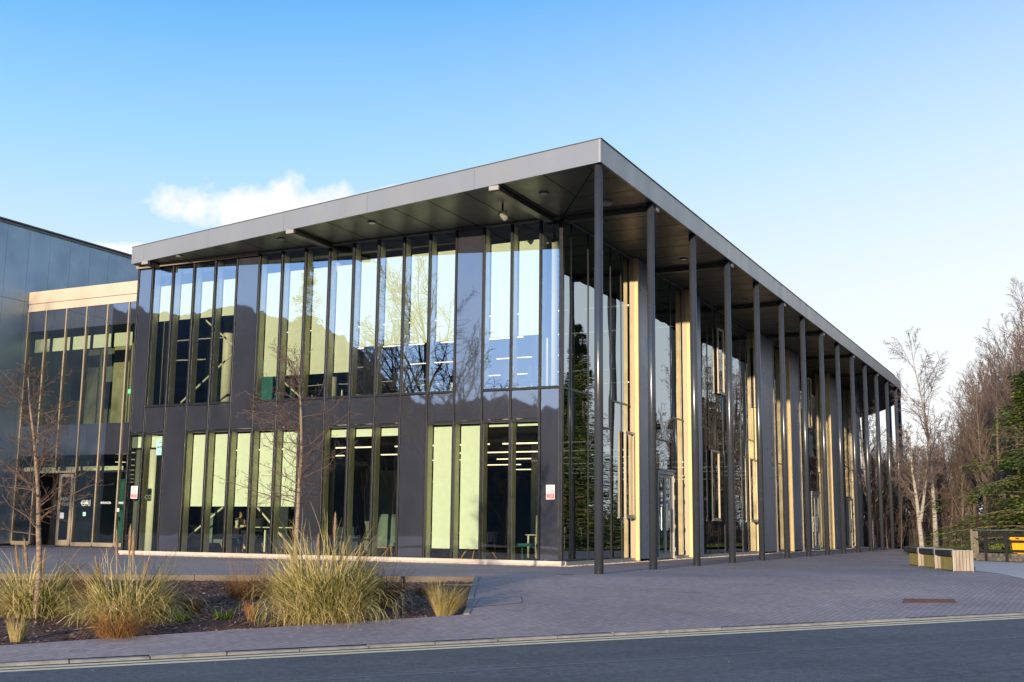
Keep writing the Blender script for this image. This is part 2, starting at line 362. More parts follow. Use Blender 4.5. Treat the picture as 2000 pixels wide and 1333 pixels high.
def m_asphalt():
    m, nt, b, out = nodes('asphalt'); v = coords(nt, world=True)
    f = noise(nt, v, 48, 5, .85); g = noise(nt, v, .5, 5, .6); h = noise(nt, v, 11, 6, .75)
    c = ramp(nt, f, [(.28, (.060,.055,.058)), (.5, (.132,.122,.124)), (.66, (.19,.178,.176)), (.82, (.42,.39,.36))])
    c = mixc(nt, 1.0, c, ramp(nt, g, [(.3, (.82,.82,.85)), (.7, (1.15,1.13,1.12))]), 'MULTIPLY'); c = mixc(nt, 1.0, c, ramp(nt, h, [(.34, .58), (.66, 1.36)]), 'MULTIPLY')
    ang = math.atan2(KU[1], KU[0]); vs = coords(nt, (.05, 1.6, 1), (0,0,-ang), world=True)
    c = mixc(nt, ramp(nt, noise(nt, vs, 1.0, 3), [(.50, 0), (.66, .45)]), c, (.085,.083,.086))
    sx = N(nt, 'ShaderNodeSeparateXYZ'); nt.links.new(coords(nt, (1,1,1), (0,0,-ang), world=True), sx.inputs[0])
    def mt(o, a, b):
        q = N(nt, 'ShaderNodeMath', operation=o)
        for i_, w_ in enumerate((a, b)):
            if hasattr(w_, 'links'): nt.links.new(w_, q.inputs[i_])
            else: q.inputs[i_].default_value = w_
        return q.outputs[0]
    y0 = float(KA @ KN); tk_ = mt('SUBTRACT', sx.outputs['Y'], y0)
    gut = mt('MULTIPLY', mt('GREATER_THAN', tk_, -.14), .75); c = mixc(nt, mt('MULTIPLY', gut, ramp(nt, noise(nt, coords(nt, world=True), 7, 5, .7), [(.38, 0), (.56, 1)])), c, (.05,.038,.030))
    for tw in (-2.1,-3.9):
        c = mixc(nt, mt('MULTIPLY', mt('LESS_THAN', mt('ABSOLUTE', mt('SUBTRACT', tk_, tw), 0), .28), .22), c, (.07,.066,.066))
    wob = mt('MULTIPLY', noise(nt, coords(nt, (.4,.4,1), world=True), 1.0, 3), .25)
    for off, wd, cc in ((-2.7,.018,(.04,.04,.042)),(-2.62,.012,(.30,.31,.33)),(-5.2,.02,(.05,.05,.05))):
        dd = mt('ABSOLUTE', mt('SUBTRACT', mt('ADD', sx.outputs['Y'], wob), y0+off), 0)
        c = mixc(nt, mt('MULTIPLY', mt('LESS_THAN', dd, wd), .7), c, cc)
    nt.links.new(c, b.inputs['Base Color']); b.inputs['Roughness'].default_value = .75; b.inputs['Specular IOR Level'].default_value = .35
    bp = N(nt, 'ShaderNodeBump', Strength=.7, Distance=.008); nt.links.new(f, bp.inputs['Height']); nt.links.new(bp.outputs[0], b.inputs['Normal'])
    return m
def m_paint():
    m, nt, b, out = nodes('road_paint'); v = coords(nt, world=True)
    c = mixc(nt, ramp(nt, noise(nt, v, 25, 5, .7), [(.58, 0), (.75, .8)]), (1.0,.74,.43), (.12,.115,.105))
    nt.links.new(c, b.inputs['Base Color']); b.inputs['Roughness'].default_value = .7; return m
def m_grass():
    m, nt, b, out = nodes('grass_ground'); v = coords(nt, world=True)
    c = ramp(nt, noise(nt, v, 1.3, 6, .7), [(.3, (.035,.055,.012)), (.55, (.075,.11,.02)), (.75, (.13,.10,.04))])
    nt.links.new(c, b.inputs['Base Color']); b.inputs['Roughness'].default_value = .95
    bp = N(nt, 'ShaderNodeBump', Strength=.8, Distance=.05); nt.links.new(noise(nt, v, 25, 4), bp.inputs['Height']); nt.links.new(bp.outputs[0], b.inputs['Normal']); return m
M['paver'] = m_paver(); M['asphalt'] = m_asphalt(); M['paint'] = m_paint(); M['grass'] = m_grass()
M['woodfloor'] = pm('wood_floor_leaf', (.055,.038,.022), .95, 0, .3, 2, .5, 20)
M['mulch'] = pm('mulch', (.13,.056,.038), .95, 0, .35, 14, .8, 50)
M['kerb'] = pm('kerb_stone', (.27,.245,.22), .85, 0, .18, 5, .4, 50)
# ------------------------------------------------------------------ ground sheets
def sheet(name, xs, ys, fz, mat, cuts=(), keep=None):
    bm = bmesh.new(); g = [[bm.verts.new((x, y, 0)) for x in xs] for y in ys]
    for j in range(len(ys)-1):
        for i in range(len(xs)-1): bm.faces.new((g[j][i], g[j][i+1], g[j+1][i+1], g[j+1][i]))
    for a, b in cuts:
        n = Vector((-(b[1]-a[1]), b[0]-a[0], 0))
        bmesh.ops.bisect_plane(bm, geom=bm.verts[:]+bm.edges[:]+bm.faces[:], plane_co=(a[0],a[1],0), plane_no=n, dist=1e-5)
    if keep:
        dead = [f for f in bm.faces if not keep(*f.calc_center_median()[:2])]
        bmesh.ops.delete(bm, geom=dead, context='FACES')
    for v in bm.verts: v.co.z = fz(v.co.x, v.co.y)
    me = bpy.data.meshes.new(name); bm.to_mesh(me); bm.free(); me.materials.append(mat)
    me.polygons.foreach_set('use_smooth', [True]*len(me.polygons))
    o = bpy.data.objects.new(name, me); COL.objects.link(o); return struct(o)
def steps(*segs):
    out = []
    for a, b, n in segs: out += [a+(b-a)*i/n for i in range(n)]
    return out+[segs[-1][1]]
def K(t, s): return KA + KU*s + KN*t          # road frame -> plan point
def inside(poly, x, y):
    return all((b[0]-a[0])*(y-a[1])-(b[1]-a[1])*(x-a[0]) > 0 for a, b in zip(poly, poly[1:]+poly[:1]))
# planting bed outline (plan, ccw)
BR = (-1.48,-3.15); FR = (1.50,-9.10)
_bd = np.array([-7.1,-4.46])/np.hypot(7.1,4.46); _fd = -KU
BL = tuple(np.array(BR)+_bd*26); FL = tuple(np.array(FR)+np.array([-(1.45+1.95), -(15.06-9.06)])/np.hypot(3.4,6.0)*24)
BED = [FR, BR, BL, FL]
KL0, KL1 = tuple(K(.14,-60)), tuple(K(.14,60))
cuts = [(BED[i], BED[(i+1)%4]) for i in range(4)] + [(KL0,KL1)] + [(tuple(K(7.5,-60)), tuple(K(7.5,60)))]
xs = steps((-70,-12,30),(-12,16,56),(16,30,10)); ys = steps((-70,-24,20),(-24,12,72),(12,62,30))
PATH = [tuple(gp(1905,1116)[:2]), tuple(gp(1950,1121)[:2]), tuple(gp(2000,1132)[:2]), (11.5,3.2), (14,6), (14,26), (7.2,23.2), (6.3,22.5), (6.35,17.0), (7.2,12.5)]
ANG = R(0)
sheet('plaza', xs, ys, gz, M['paver'], cuts, lambda x, y: ts(x,y)[0] > .14 and not inside(BED, x, y) and y < 62 and x < 16)
# terrain under everything, out to the horizon
def gterr(x, y):
    t, s = ts(x, y); z = gz(x,y) if t >= 0 else zk(s)-.05
    z -= .35 if y < 70 and x < 25 else .06
    r = math.hypot(x-CAM[0], y-CAM[1])
    return z
sheet('ground', steps((-2500,-200,6),(-200,-60,10),(-60,30,45),(30,200,12),(200,2500,6)), steps((-2500,-200,6),(-200,-60,10),(-60,60,60),(60,200,20),(200,2500,6)), gterr, M['woodfloor'])
# road
rs = steps((-140,-20,24),(-20,30,50),(30,140,22)); rt = steps((-9,0,9))
bm = MB()
for i in range(len(rs)-1):
    for j in range(len(rt)-1):
        q = []
        for a, b in ((i,j),(i+1,j),(i+1,j+1),(i,j+1)):
            p = K(rt[b], rs[a]); q.append((p[0],p[1], zk(rs[a])-.028+.02*(1-abs(rt[b]+4.5)/4.5)))
        bm.quad(q[0],q[1],q[2],q[3])
struct(bm.build('road', M['asphalt'], smooth=True))
def rz(t, s): return zk(s)-.028+.02*(1-abs(t+4.5)/4.5)
for tt in (-.24, -.50):
    mk = MB()
    for i in range(-40, 60):
        s0, s1 = i*1.0, i+1.0
        q = [(K(tt-.08,s0), tt-.08, s0), (K(tt-.08,s1), tt-.08, s1), (K(tt+.08,s1), tt+.08, s1), (K(tt+.08,s0), tt+.08, s0)]
        mk.quad(*[(p[0],p[1],rz(a,b)+.004) for p,a,b in q])
    struct(mk.build('road_marking', M['paint']))
# kerb stones
kb = MB(); rng = random.Random(4)
s = -45.0
while s < 50:
    L = .915; p = [K(0,s+.008), K(0,s+L-.008), K(.14,s+L-.008), K(.14,s+.008)]; dz = rng.uniform(-.004,.006); tw = rng.uniform(-.004,.004)
    z0 = zk(s)+dz+.004; z1 = zk(s+L)+dz+tw+.004
    a = [(p[0][0],p[0][1],z0-.15),(p[1][0],p[1][1],z1-.15),(p[2][0],p[2][1],z1-.15),(p[3][0],p[3][1],z0-.15)]
    e = .018; pe = [K(e,s+.008), K(e,s+L-.008)]
    kb.add(a+[(p[0][0],p[0][1],z0-.018),(p[1][0],p[1][1],z1-.018),(pe[1][0],pe[1][1],z1),(p[2][0],p[2][1],z1),(p[3][0],p[3][1],z0),(pe[0][0],pe[0][1],z0)],
           [(0,1,5,4),(4,5,6,9),(9,6,7,8),(1,2,7,6,5),(0,4,9,8,3),(2,3,8,7)])
    s += L
struct(kb.build('kerb', M['kerb']))
# far footway across the road (behind the camera)
fw = MB()
for i in range(-30, 30):
    q = [K(-9,i*3), K(-12,i*3), K(-12,i*3+3), K(-9,i*3+3)]; fw.poly([(p[0],p[1],zk(i*3)-.02) for p in q][::-1])
struct(fw.build('pavement', M['concrete']))
# light concrete path on the right
M['path'] = pm('path_concrete', (.58,.50,.455), .9, 0, .1, 3, .3, 40)
def inpoly(poly, x, y): return sum(((a[1]>y)!=(b[1]>y)) and (x < (b[0]-a[0])*(y-a[1])/(b[1]-a[1])+a[0]) for a,b in zip(poly, poly[1:]+poly[:1])) % 2 == 1
sheet('path', steps((6,14.5,24)), steps((2,27,50)), lambda x, y: gz(x,y)+.009, M['path'], [(PATH[i],PATH[(i+1)%len(PATH)]) for i in range(len(PATH))], lambda x, y: inpoly(PATH, x, y))
# lawn
def lz(x, y): return .02+.10*min(1,max(0,(y-24)/8))
LAWN = [(2.6,32),(5.9,23.6),(6.6,23.4),(9.5,27.0),(30,34),(30,66),(-4,66),(0.4,47)]
lw = MB()
sheet('lawn', steps((-6,30,36)), steps((22,66,44)), lz, M['grass'], [(LAWN[i],LAWN[(i+1)%len(LAWN)]) for i in range(len(LAWN))],
      lambda x, y: sum(((a[1]>y)!=(b[1]>y)) and (x < (b[0]-a[0])*(y-a[1])/(b[1]-a[1])+a[0]) for a,b in zip(LAWN, LAWN[1:]+LAWN[:1])) % 2 == 1)
gb = MB(); rng = random.Random(8)
for i in range(9000):
    x = rng.uniform(2.2,9.5); y = rng.uniform(23.6,48)
    if not sum(((a[1]>y)!=(b[1]>y)) and (x < (b[0]-a[0])*(y-a[1])/(b[1]-a[1])+a[0]) for a,b in zip(LAWN, LAWN[1:]+LAWN[:1])) % 2: continue
    h = rng.uniform(.05,.16); a = rng.uniform(0,6.28); w = .012; dx, dy = math.cos(a)*w, math.sin(a)*w; lx, ly = rng.uniform(-.05,.05), rng.uniform(-.05,.05)
    gb.add([(x-dx,y-dy,lz(x,y)-.01),(x+dx,y+dy,lz(x,y)-.01),(x+lx,y+ly,lz(x,y)+h)], [(0,1,2)])
M['blade'] = foliage('lawn_blade', [(.05,.09,.015),(.10,.15,.03),(.20,.19,.06)])
tag(gb.build('grass', M['blade']), 'short green winter grass on the lawn beside the canopy', 'grass', kind='stuff')
# planting bed
def bz(x, y):
    a = np.array(BR); d = np.array([x,y])-a; nb = np.array([_bd[1], -_bd[0]]); 
    t, s = ts(x,y)
    tf = np.array(FR); fd = (np.array(FL)-tf)/np.linalg.norm(np.array(FL)-tf); fn = np.array([fd[1], -fd[0]])
    df = abs(float((np.array([x,y])-tf) @ fn)); db = abs(float(d @ nb))
    zf = gz(*(np.array([x,y])-0*fn))
    f = df/(df+db+1e-6)
    zfront = zk(s)+.05; zback = -.10
    z = zfront*(1-f)+zback*f - .02
    z += .035*mnoise.noise((x*1.3,y*1.3,0))*min(1,df*2,db*2) + .10*math.sin(math.pi*f)
    return min(z, gz(x,y)+.16)
sheet('planting_bed', steps((-26,2,112)), steps((-34,-2,110)), bz, M['mulch'], [(BED[i], BED[(i+1)%4]) for i in range(4)], lambda x, y: inside(BED, x, y))
bc = MB(); rng = random.Random(5)
k = 0
while k < 26000:
    x = rng.uniform(-13,1.5); y = rng.uniform(-20,-3)
    if not inside(BED, x, y): continue
    if math.hypot(x-CAM[0], y-CAM[1]) > 24 and rng.random() < .4: continue
    k += 1
    z = bz(x,y)+rng.uniform(.0,.03); a = rng.uniform(0,6.28); L = rng.uniform(.012,.045); w = L*rng.uniform(.25,.6); t = rng.uniform(-.6,.6)
    c, s_ = math.cos(a), math.sin(a); dz = L*t*.6
    bc.add([(x-c*L-s_*w,y-s_*L+c*w,z-dz),(x-c*L+s_*w,y-s_*L-c*w,z-dz),(x+c*L+s_*w,y+s_*L-c*w,z+dz),(x+c*L-s_*w,y+s_*L+c*w,z+dz)], [(0,1,2,3)])
tag(bc.build('bark_chips', M['bark_chip']), 'dark brown bark chips covering the planting bed', 'bark mulch', kind='stuff')
# bed edging: concrete upstand along the back, low kerb on the right end
nb = np.array([_bd[1], -_bd[0]]); nb = nb if (np.array([0,0])-np.array(BR)) @ nb < 0 else nb
e = MB()
for i in range(13):
    a = np.array(BR)+_bd*(i*2.0+.004); b = np.array(BR)+_bd*(i*2.0+1.992)
    inn = np.array([-_bd[1], _bd[0]]); inn = inn if (np.array(FR)-np.array(BR)) @ inn > 0 else -inn
    c, d = b+inn*.10, a+inn*.10
    e.prism([tuple(p) for p in (a,d,c,b)] if ((d-a)[0]*(c-a)[1]-(d-a)[1]*(c-a)[0])>0 else [tuple(p) for p in (a,b,c,d)], -.5, .006)
tag(e.build('retaining_edge', M['edging'], bevel=.006), 'long low concrete edge holding the paving above the bark bed', 'low wall')
e = MB(); a = np.array(BR); b = np.array(FR); dv = (b-a)/np.linalg.norm(b-a); L = np.linalg.norm(b-a); nn = np.array([-dv[1], dv[0]]); nn = nn if (np.array(BL)-a) @ nn < 0 else -nn
i = 0; s = 0
while s < L-.05:
    l2 = min(.9, L-s); p, q = a+dv*(s+.004), a+dv*(s+l2-.004); o1 = nn*.012*random.Random(i).uniform(-1,1)
    z0, z1 = gz(*p)+.012, gz(*q)+.012
    P = [p-nn*.10+o1, p+nn*.0+o1, q+nn*.0+o1, q-nn*.10+o1]
    zz = [z0,z0,z1,z1]
    e.add([(v[0],v[1],z-.4) for v,z in zip(P,zz)]+[(v[0],v[1],z) for v,z in zip(P,zz)], [(3,2,1,0),(4,5,6,7),(0,1,5,4),(1,2,6,5),(2,3,7,6),(3,0,4,7)]); s += l2; i += 1
bmx = e.build('bed_kerb', M['kerb'], bevel=.008); tag(bmx, 'short pale kerb closing the right end of the bark bed', 'kerb')
bpy.context.view_layer.update()
# gravel margin along the right facade and litter
gr = MB(); rng = random.Random(9)
for i in range(7000):
    if i < 2200: x = rng.uniform(-18.9,-2.4); y = 4.0-rng.uniform(.02,.16)
    else: x = -2.78+rng.uniform(.02,.42); y = rng.uniform(3.7,52)**1.0
    r = rng.uniform(.010,.024); z = .004+r*.5; a = [rng.uniform(.6,1.3)*r for _ in range(6)]
    gr.add([(x+a[0],y,z),(x,y+a[1],z),(x-a[2],y,z),(x,y-a[3],z),(x,y,z+a[4]),(x,y,z-a[5])], [(0,1,4),(1,2,4),(2,3,4),(3,0,4)])
tag(gr.build('gravel', M['stonechip']), 'pale gravel strip along the foot of the glass walls', 'gravel', kind='stuff')
for nm, mat_, n, seed, lab in (('litter', M['litter'], 150, 2, 'tiny pale specks of litter scattered over paving and road'), ('fallen_leaves', M['litter_dark'], 170, 3, 'small dry brown leaves scattered over road and paving')):
    lt = MB(); rng = random.Random(seed); k = 0
    while k < n:
        px, py = rng.uniform(0,2000), rng.uniform(1085,1330); P = gp(px,py) if True else None
        if inside(BED, P[0], P[1]) or P[1] > 14: 
            k += 1; continue
        r = rng.uniform(.010,.026)*(1.3 if py<1200 else .9); a = rng.uniform(0,6.28); t, s_ = ts(P[0],P[1]); z = (rz(t,s_) if t < 0 else gz(P[0],P[1]))+.008
        lt.add([(P[0]+math.cos(a+q)*r*(1 if q in (0,) else .6),P[1]+math.sin(a+q)*r,z+rng.uniform(0,.008)) for q in (0,1.4,3.1,4.5)], [(0,1,2,3)]); k += 1
    tag(lt.build(nm, mat_), lab, 'litter', kind='stuff')
# ------------------------------------------------------------------ the glazed building
YF, XC = 4.11, -2.80
MX = [XC, XC-.662] + [XC-.662-.931*k for k in range(1,17)] + [-18.99]     # mullion lines, M0..M18
B = thing('office_building', (XC, YF, 0), 'two storey glass office building with a flat metal roof canopy on slim dark columns', 'building')
def P(name, mb, mat, **k): return mb.build(name, M[mat], B, **k)
ACX, ACY = -40.0, 48.0
def arc(X0, a): r = X0-ACX; return (ACX+r*math.cos(R(a)), ACY+r*math.sin(R(a)))
# columns along the canopy edge
colxy = [(0, 3.796*k) for k in range(13)]
for k in range(13, 20):
    a = math.degrees((3.796*k-48)/40.0); colxy.append(arc(0, a))
for i, (x, y) in enumerate(colxy):
    c = MB(); c.cyl((x,y), .107, -.05, 9.95, 28); c.cyl((x,y), .125, -.05, .010, 28)
    P('column', c, 'column', smooth=True)
# fascia: left (skewed) and right with its curved end, in panel lengths
FLc, FLe = np.array([.16,-.24]), np.array([-18.9,3.56])
dF = (FLe-FLc)/np.linalg.norm(FLe-FLc); LF = np.linalg.norm(FLe-FLc); nF = np.array([dF[1], -dF[0]]); nF = nF if nF[1] > 0 else -nF
def plate(mb, p, q, n, th, z0, z1):
    a, b = np.array(p), np.array(q); c, d = b+n*th, a+n*th
    pts = [tuple(a), tuple(b), tuple(c), tuple(d)]
    ar = sum(pts[i][0]*pts[(i+1)%4][1]-pts[(i+1)%4][0]*pts[i][1] for i in range(4))
    mb.prism(pts if ar > 0 else pts[::-1], z0, z1)
brk = [0] + [float(np.hypot(*(onZ(px,py,10.2)[:2]-FLc))) for px, py in ((918,348),(713,397),(555,435),(406,468),(275,495))] + [LF]
for i in range(len(brk)-1):
    f = MB(); plate(f, FLc+dF*(brk[i]+.004), FLc+dF*(brk[i+1]-.004), nF, .06, 9.93, 10.52); P('fascia', f, 'fascia')
fr = []
y = -.24; seg = [(-.24+i*3.82, -.24+(i+1)*3.82) for i in range(12)] + [(45.6, 48.0)]
for y0, y1 in seg:
    f = MB(); f.box(.16, y0+.004, 9.93, .10, y1-.004, 10.52)
    if y0 == -.24: f = MB().box(.16, -.236, 9.93, .10, y1-.004, 10.52)
    P('fascia', f, 'fascia')
for a0 in range(0, 44, 4):
    f = MB()
    for j in range(4):
        p, q = arc(.16, a0+j), arc(.16, a0+j+1-(.01 if j == 3 else 0)); p2, q2 = arc(.10, a0+j), arc(.10, a0+j+1-(.01 if j == 3 else 0))
        f.prism([p, q, q2, p2], 9.93, 10.52)
    P('fascia', f, 'fascia')
arcR = [arc(.08, a) for a in range(0, 45, 3)]
roofpoly = [tuple(FLc+nF*.07+np.array([-.06,0])), (.08,0)] + arcR + [(-25,78), (-18.9,60), (-18.85,3.7)]
P('roof', MB().prism(roofpoly, 10.0, 10.44), 'fascia_dark')
cp = MB(); plate(cp, FLc-nF*.02, FLe-nF*.02, nF, .10, 10.523, 10.54); P('roof_trim', cp, 'fascia_dark')
cp = MB().box(.185, -.26, 10.523, .09, 48, 10.54); P('roof_trim', cp, 'fascia_dark')
cp = MB(); plate(cp, FLe+nF*.064, FLe+np.array([0,14]), np.array([1,0]), .06, 9.93, 10.52); P('fascia', cp, 'fascia')
# soffit panels with open joints over a dark backing
def soff(mb, poly, g=.020, z=9.95):
    n_ = len(poly); ar0 = sum(poly[i][0]*poly[(i+1)%n_][1]-poly[(i+1)%n_][0]*poly[i][1] for i in range(n_)); out = []
    if abs(ar0) < .02: return
    sg = 1 if ar0 > 0 else -1
    for i in range(n_):
        p0, p1, p2 = (np.array(poly[(i+k-1)%n_], float) for k in range(3))
        d1, d2 = p1-p0, p2-p1; l1, l2 = np.hypot(*d1), np.hypot(*d2)
        if l1 < 1e-4 or l2 < 1e-4: continue
        n1, n2 = np.array([-d1[1],d1[0]])/l1*sg, np.array([-d2[1],d2[0]])/l2*sg; h_ = (n1+n2)/max(.35, 1+float(n1 @ n2)); out.append(p1+h_*g)
    pts = [(p[0],p[1],z) for p in out]
    ar = sum(pts[i][0]*pts[(i+1)%len(pts)][1]-pts[(i+1)%len(pts)][0]*pts[i][1] for i in range(len(pts)))
    mb.poly(pts[::-1] if ar > 0 else pts)
cor, fc = (.02,-.12), (XC-.02, YF+.05)
fl0 = tuple(FLc+nF*.10+np.array([-.1,0])); fl1 = (-18.85, 3.62)
polyL = [cor, fc, (-18.95, YF+.05), fl1]
sm = MB(); x = -.3
while x > -19:
    def side(poly, xx, keepless):
        out = []
        for i in range(len(poly)):
            p, r = poly[i], poly[(i+1)%len(poly)]; fp = (xx-p[0]) if keepless else (p[0]-xx); fq = (xx-r[0]) if keepless else (r[0]-xx)
            if fp >= 0: out.append(p)
            if fp*fq < 0: t = fp/(fp-fq); out.append((p[0]+(r[0]-p[0])*t, p[1]+(r[1]-p[1])*t))
        return out
    q = side(side(polyL, x, True), x-1.30, False)
    if len(q) >= 3: soff(sm, q)
    x -= 1.30
q = side(polyL, -.3, False)
if len(q) >= 3: soff(sm, q)
def sidey(poly, yy, less):
    return [(b,a) for a,b in side([(b,a) for a,b in poly], yy, less)]
polyR = [cor, (.10,0.0), (.10,48), (XC-.02,48), fc]
y = -.1
while y < 48:
    q = sidey(sidey(polyR, y, False), y+1.27, True)
    if len(q) >= 3: soff(sm, q)
    y += 1.27
for a in range(0, 44, 2):
    soff(sm, [arc(.10,a), arc(.10,a+2), arc(XC-.02,a+2), arc(XC-.02,a)])
P('soffit', sm, 'soffit')
P('soffit_backing', MB().prism([(p[0]*1-.0, p[1]) for p in [(.06,-.1), (.06,48)]+[arc(.06,a) for a in range(3,45,3)]+[arc(XC-1,44), (XC-1,48), (XC-1,YF+1), (-18.9,YF+1), (-18.85,3.66)]], 9.965, 9.985), 'joint')
# canopy cross channels with pale end boxes, downlights, floodlight, detector
for x, y0, y1 in ((-3.15,.55,4.0), (-10.9,2.05,4.0), (-18.08,3.45,4.0)):
    b = P('canopy_beam', MB().box(x-.13, y0, 9.80, x+.13, y1, 9.946), 'soffit', bevel=.01)
    MB().box(x-.14, y0-.10, 9.81, x+.14, y0-.003, 9.925).build('end_cap', M['frame'], b)
for k in (1, 3, 5, 7, 9, 11):
    y = 3.796*k+.38; b = P('canopy_beam', MB().box(-.02, y-.13, 9.80, -2.66, y+.13, 9.946), 'soffit', bevel=.01)
    MB().box(-.017, y-.13, 9.81, .09, y+.13, 9.925).build('end_cap', M['frame'], b)
def downlight(x, y):
    d = MB(); n = 28
    d.tube([(x,y,9.948),(x,y,9.915)], [.135,.125], n); o = P('downlight', d, 'fascia_dark', smooth=False)
    MB().tube([(x,y,9.9145),(x,y,9.905)], [.10,.098], n).build('lens', M['lens'], o)
for x, y in ((-2.25,1.64), (-8.16,2.3), (-11.87,2.81), (-16.5,3.3), (-1.21,10.5), (-1.21,18.1), (-1.21,25.7), (-1.21,33.3), (-1.21,41)): downlight(x, y)
d = MB(); d.tube([(-1.06,3.15,9.95),(-1.06,3.15,9.90),(-1.06,3.15,9.86)], [.19,.19,.12], 24); P('detector', d, 'frame')
fl = P('floodlight', MB().tube([(-3.82,2.31,9.95),(-3.82,2.31,9.78)], .03, 8).tube([(-3.93,2.31,9.78),(-3.71,2.31,9.78)], .018, 6).box(-3.945,2.29,9.60,-3.925,2.33,9.79).box(-3.715,2.29,9.60,-3.695,2.33,9.79), 'black')
h = Vector((-3.82,2.31,9.64)); dv = Vector((.75,-.25,-.6)).normalized()
MB().tube([h-dv*.10, h-dv*.02, h+dv*.12, h+dv*.13], [.04,.07,.085,.085], 16).build('lamp_head', M['frame'], fl, smooth=False)
MB().tube([h+dv*.131, h+dv*.14], [.07,.068], 16).build('lens', M['lens'], fl)
# ---- left facade
ZS1, ZS2, ZT = 4.08, 5.00, 9.90
for i, x in enumerate(MX):
    w = .032 if i else .055
    P('mullion', MB().box(x-w, YF-.075, .15, x+w, YF+.05, ZT), 'black', bevel=.004)
    if 0 < i < 18: P('inner_mullion', MB().box(x-.032, YF+.055, .15, x+.035, YF+.30, ZT-.02), 'inner')
P('head_trim', MB().box(MX[-1]-.05, YF-.13, ZT, XC+.07, YF+.08, 9.947), 'fascia_dark')
P('head_trim', MB().box(MX[-1]-.05, YF-.17, ZT-.06, MX[12], YF-.115, 9.944), 'champagne')
upD, loD = {3,12,17}, {0,5,9,15}
def bay(i): return MX[i+1]+.032, MX[i]-(.032 if i else .055)
prng = random.Random(44)
def pane(name, mat, x0, x1, z0, z1, y=YF-.02):
    a_, b_, c_ = (prng.uniform(-.0016,.0016) for _ in range(3)); m = MB(); m.quad((x0,y+a_,z0),(x1,y-a_,z0),(x1,y-a_+b_,z1),(x0,y+a_+b_,z1)); return P(name, m, mat)
for i in range(18):
    x0, x1 = bay(i)
    def tr(z): P('transom', MB().box(x0, YF-.065, z-.035, x1, YF+.04, z+.035), 'black')
    def dark(z0, z1): 
        P('spandrel_panel', MB().box(x0+.012, YF-.045, z0, x1-.012, YF+.02, z1), 'panel', bevel=.004)
    if i in loD: dark(.17, ZS2-.05); tr(ZS2); pane('window_pane', 'glass', x0, x1, ZS2+.04, ZT)
    elif i in upD: pane('window_pane', 'glass_low', x0, x1, .17, ZS1-.04); tr(ZS1); dark(ZS1+.05, ZT-.01)
    else:
        pane('window_pane', 'glass_low', x0, x1, .17, ZS1-.04); tr(ZS1); dark(ZS1+.05, ZS2-.05); tr(ZS2); pane('window_pane', 'glass', x0, x1, ZS2+.04, ZT)
def blind(i, z0, z1):
    x0, x1 = MX[i+1]+.16, MX[i]-.01
    if i in (12,): return
    x0 = MX[i+1]+.07; x1 = MX[i]-.045
    b = P('blind', MB().box(x0, YF+.315, z0+.03, x1, YF+.322, z1), 'blind'); MB().box(x0, YF+.308, z0, x1, YF+.330, z0+.03).build('bottom_bar', M['blind'], b)
for i in (1,2): blind(i, 6.60, 9.45)
for i in (4,5,6,7): blind(i, 6.60, 9.40)
for i in (8,9,10,11): blind(i, 5.83, 9.30)
for i in (13,14,15,16): blind(i, 8.0, 9.25)
for i in (10,11,12,13,14): 
    x0 = MX[i+1]+.07; x1 = MX[i]-.045
    b = P('blind', MB().box(x0, YF+.315, 1.66, x1, YF+.322, 4.0), 'blind'); MB().box(x0, YF+.308, 1.63, x1, YF+.33, 1.66).build('bottom_bar', M['blind'], b)
for i in (3,4): blind(i, .42, 4.0)
for i in (6,7,8,1,2): blind(i, 3.78 if i > 2 else 3.95, 4.02)
for i in (16,17): blind(i, 3.62, 4.0)
P('plinth', MB().box(MX[-1]-.03, YF-.12, -.02, XC+.06, YF+.2, .05), 'stone', bevel=.004)
P('plinth', MB().box(MX[-1]-.05, YF-.15, .054, XC+.08, YF+.2, .148), 'stone', bevel=.006)
# left side wall of the building and its roof level
P('side_wall', MB().box(-19.06, YF+.06, 0, -18.93, 46, 9.94), 'panel')
# ---- right facade (plane X = XC)
RY = [4.80, 6.09, 7.93, 8.84, 9.45]
def rm(y, z0=.12, z1=ZT, w=.03, mat='black'): P('mullion', MB().box(XC-.06, y-w*.7, z0, XC+.006, y+w*.7, z1), mat)
def rp(y0, y1, z0, z1, mat='glass_side', nm='window_pane', tilt=0):
    m = MB(); m.quad((XC-.01,y0,z0),(XC-.01+tilt,y1,z0),(XC-.01+tilt,y1,z1),(XC-.01,y0,z1)); return P(nm, m, mat)
def rt(y0, y1, z): P('transom', MB().box(XC-.05, y0, z-.03, XC+.010, y1, z+.03), 'black')
rng = random.Random(12)
def bays(ys, zz, holes=()):
    for k, (y0, y1) in enumerate(zip(ys, ys[1:])):
        z = zz[k % len(zz)]; t = rng.uniform(-.004,.004)
        lo = .15; 
        for hy0, hy1, hz in holes:
            if y0 >= hy0-.02 and y1 <= hy1+.02: lo = hz
        if z > lo: rp(y0+.03, y1-.03, lo, z-.03, tilt=t); rt(y0+.03, y1-.03, z)
        rp(y0+.03, y1-.03, max(z+.03,lo), ZT, tilt=-t)
    for y in ys[1:-1]:
        lo = .12
        for hy0, hy1, hz in holes:
            if hy0+.05 < y < hy1-.05: lo = hz
        rm(y, lo)
G1 = [4.18]+RY; bays(G1, [5.0,5.0,4.1,5.0,5.0]); 
G2 = [11.56, 12.0, 13.78, 15.06]; bays(G2, [5.0,4.1,5.0], [(12.0,13.78,3.10)])
G3 = [16.75,18.3,19.46,20.4,21.9,23.1,24.05,25.3,25.46]; bays(G3, [4.95,4.15,4.95,4.2])
G4 = [28.1,29.3,30.86]; bays(G4, [4.95,4.2])
G5 = [33.3,34.7,35.4,36.5,38.65,39.6,40.75]; bays(G5, [4.95,4.2,4.95], [(36.5,38.65,3.12)])
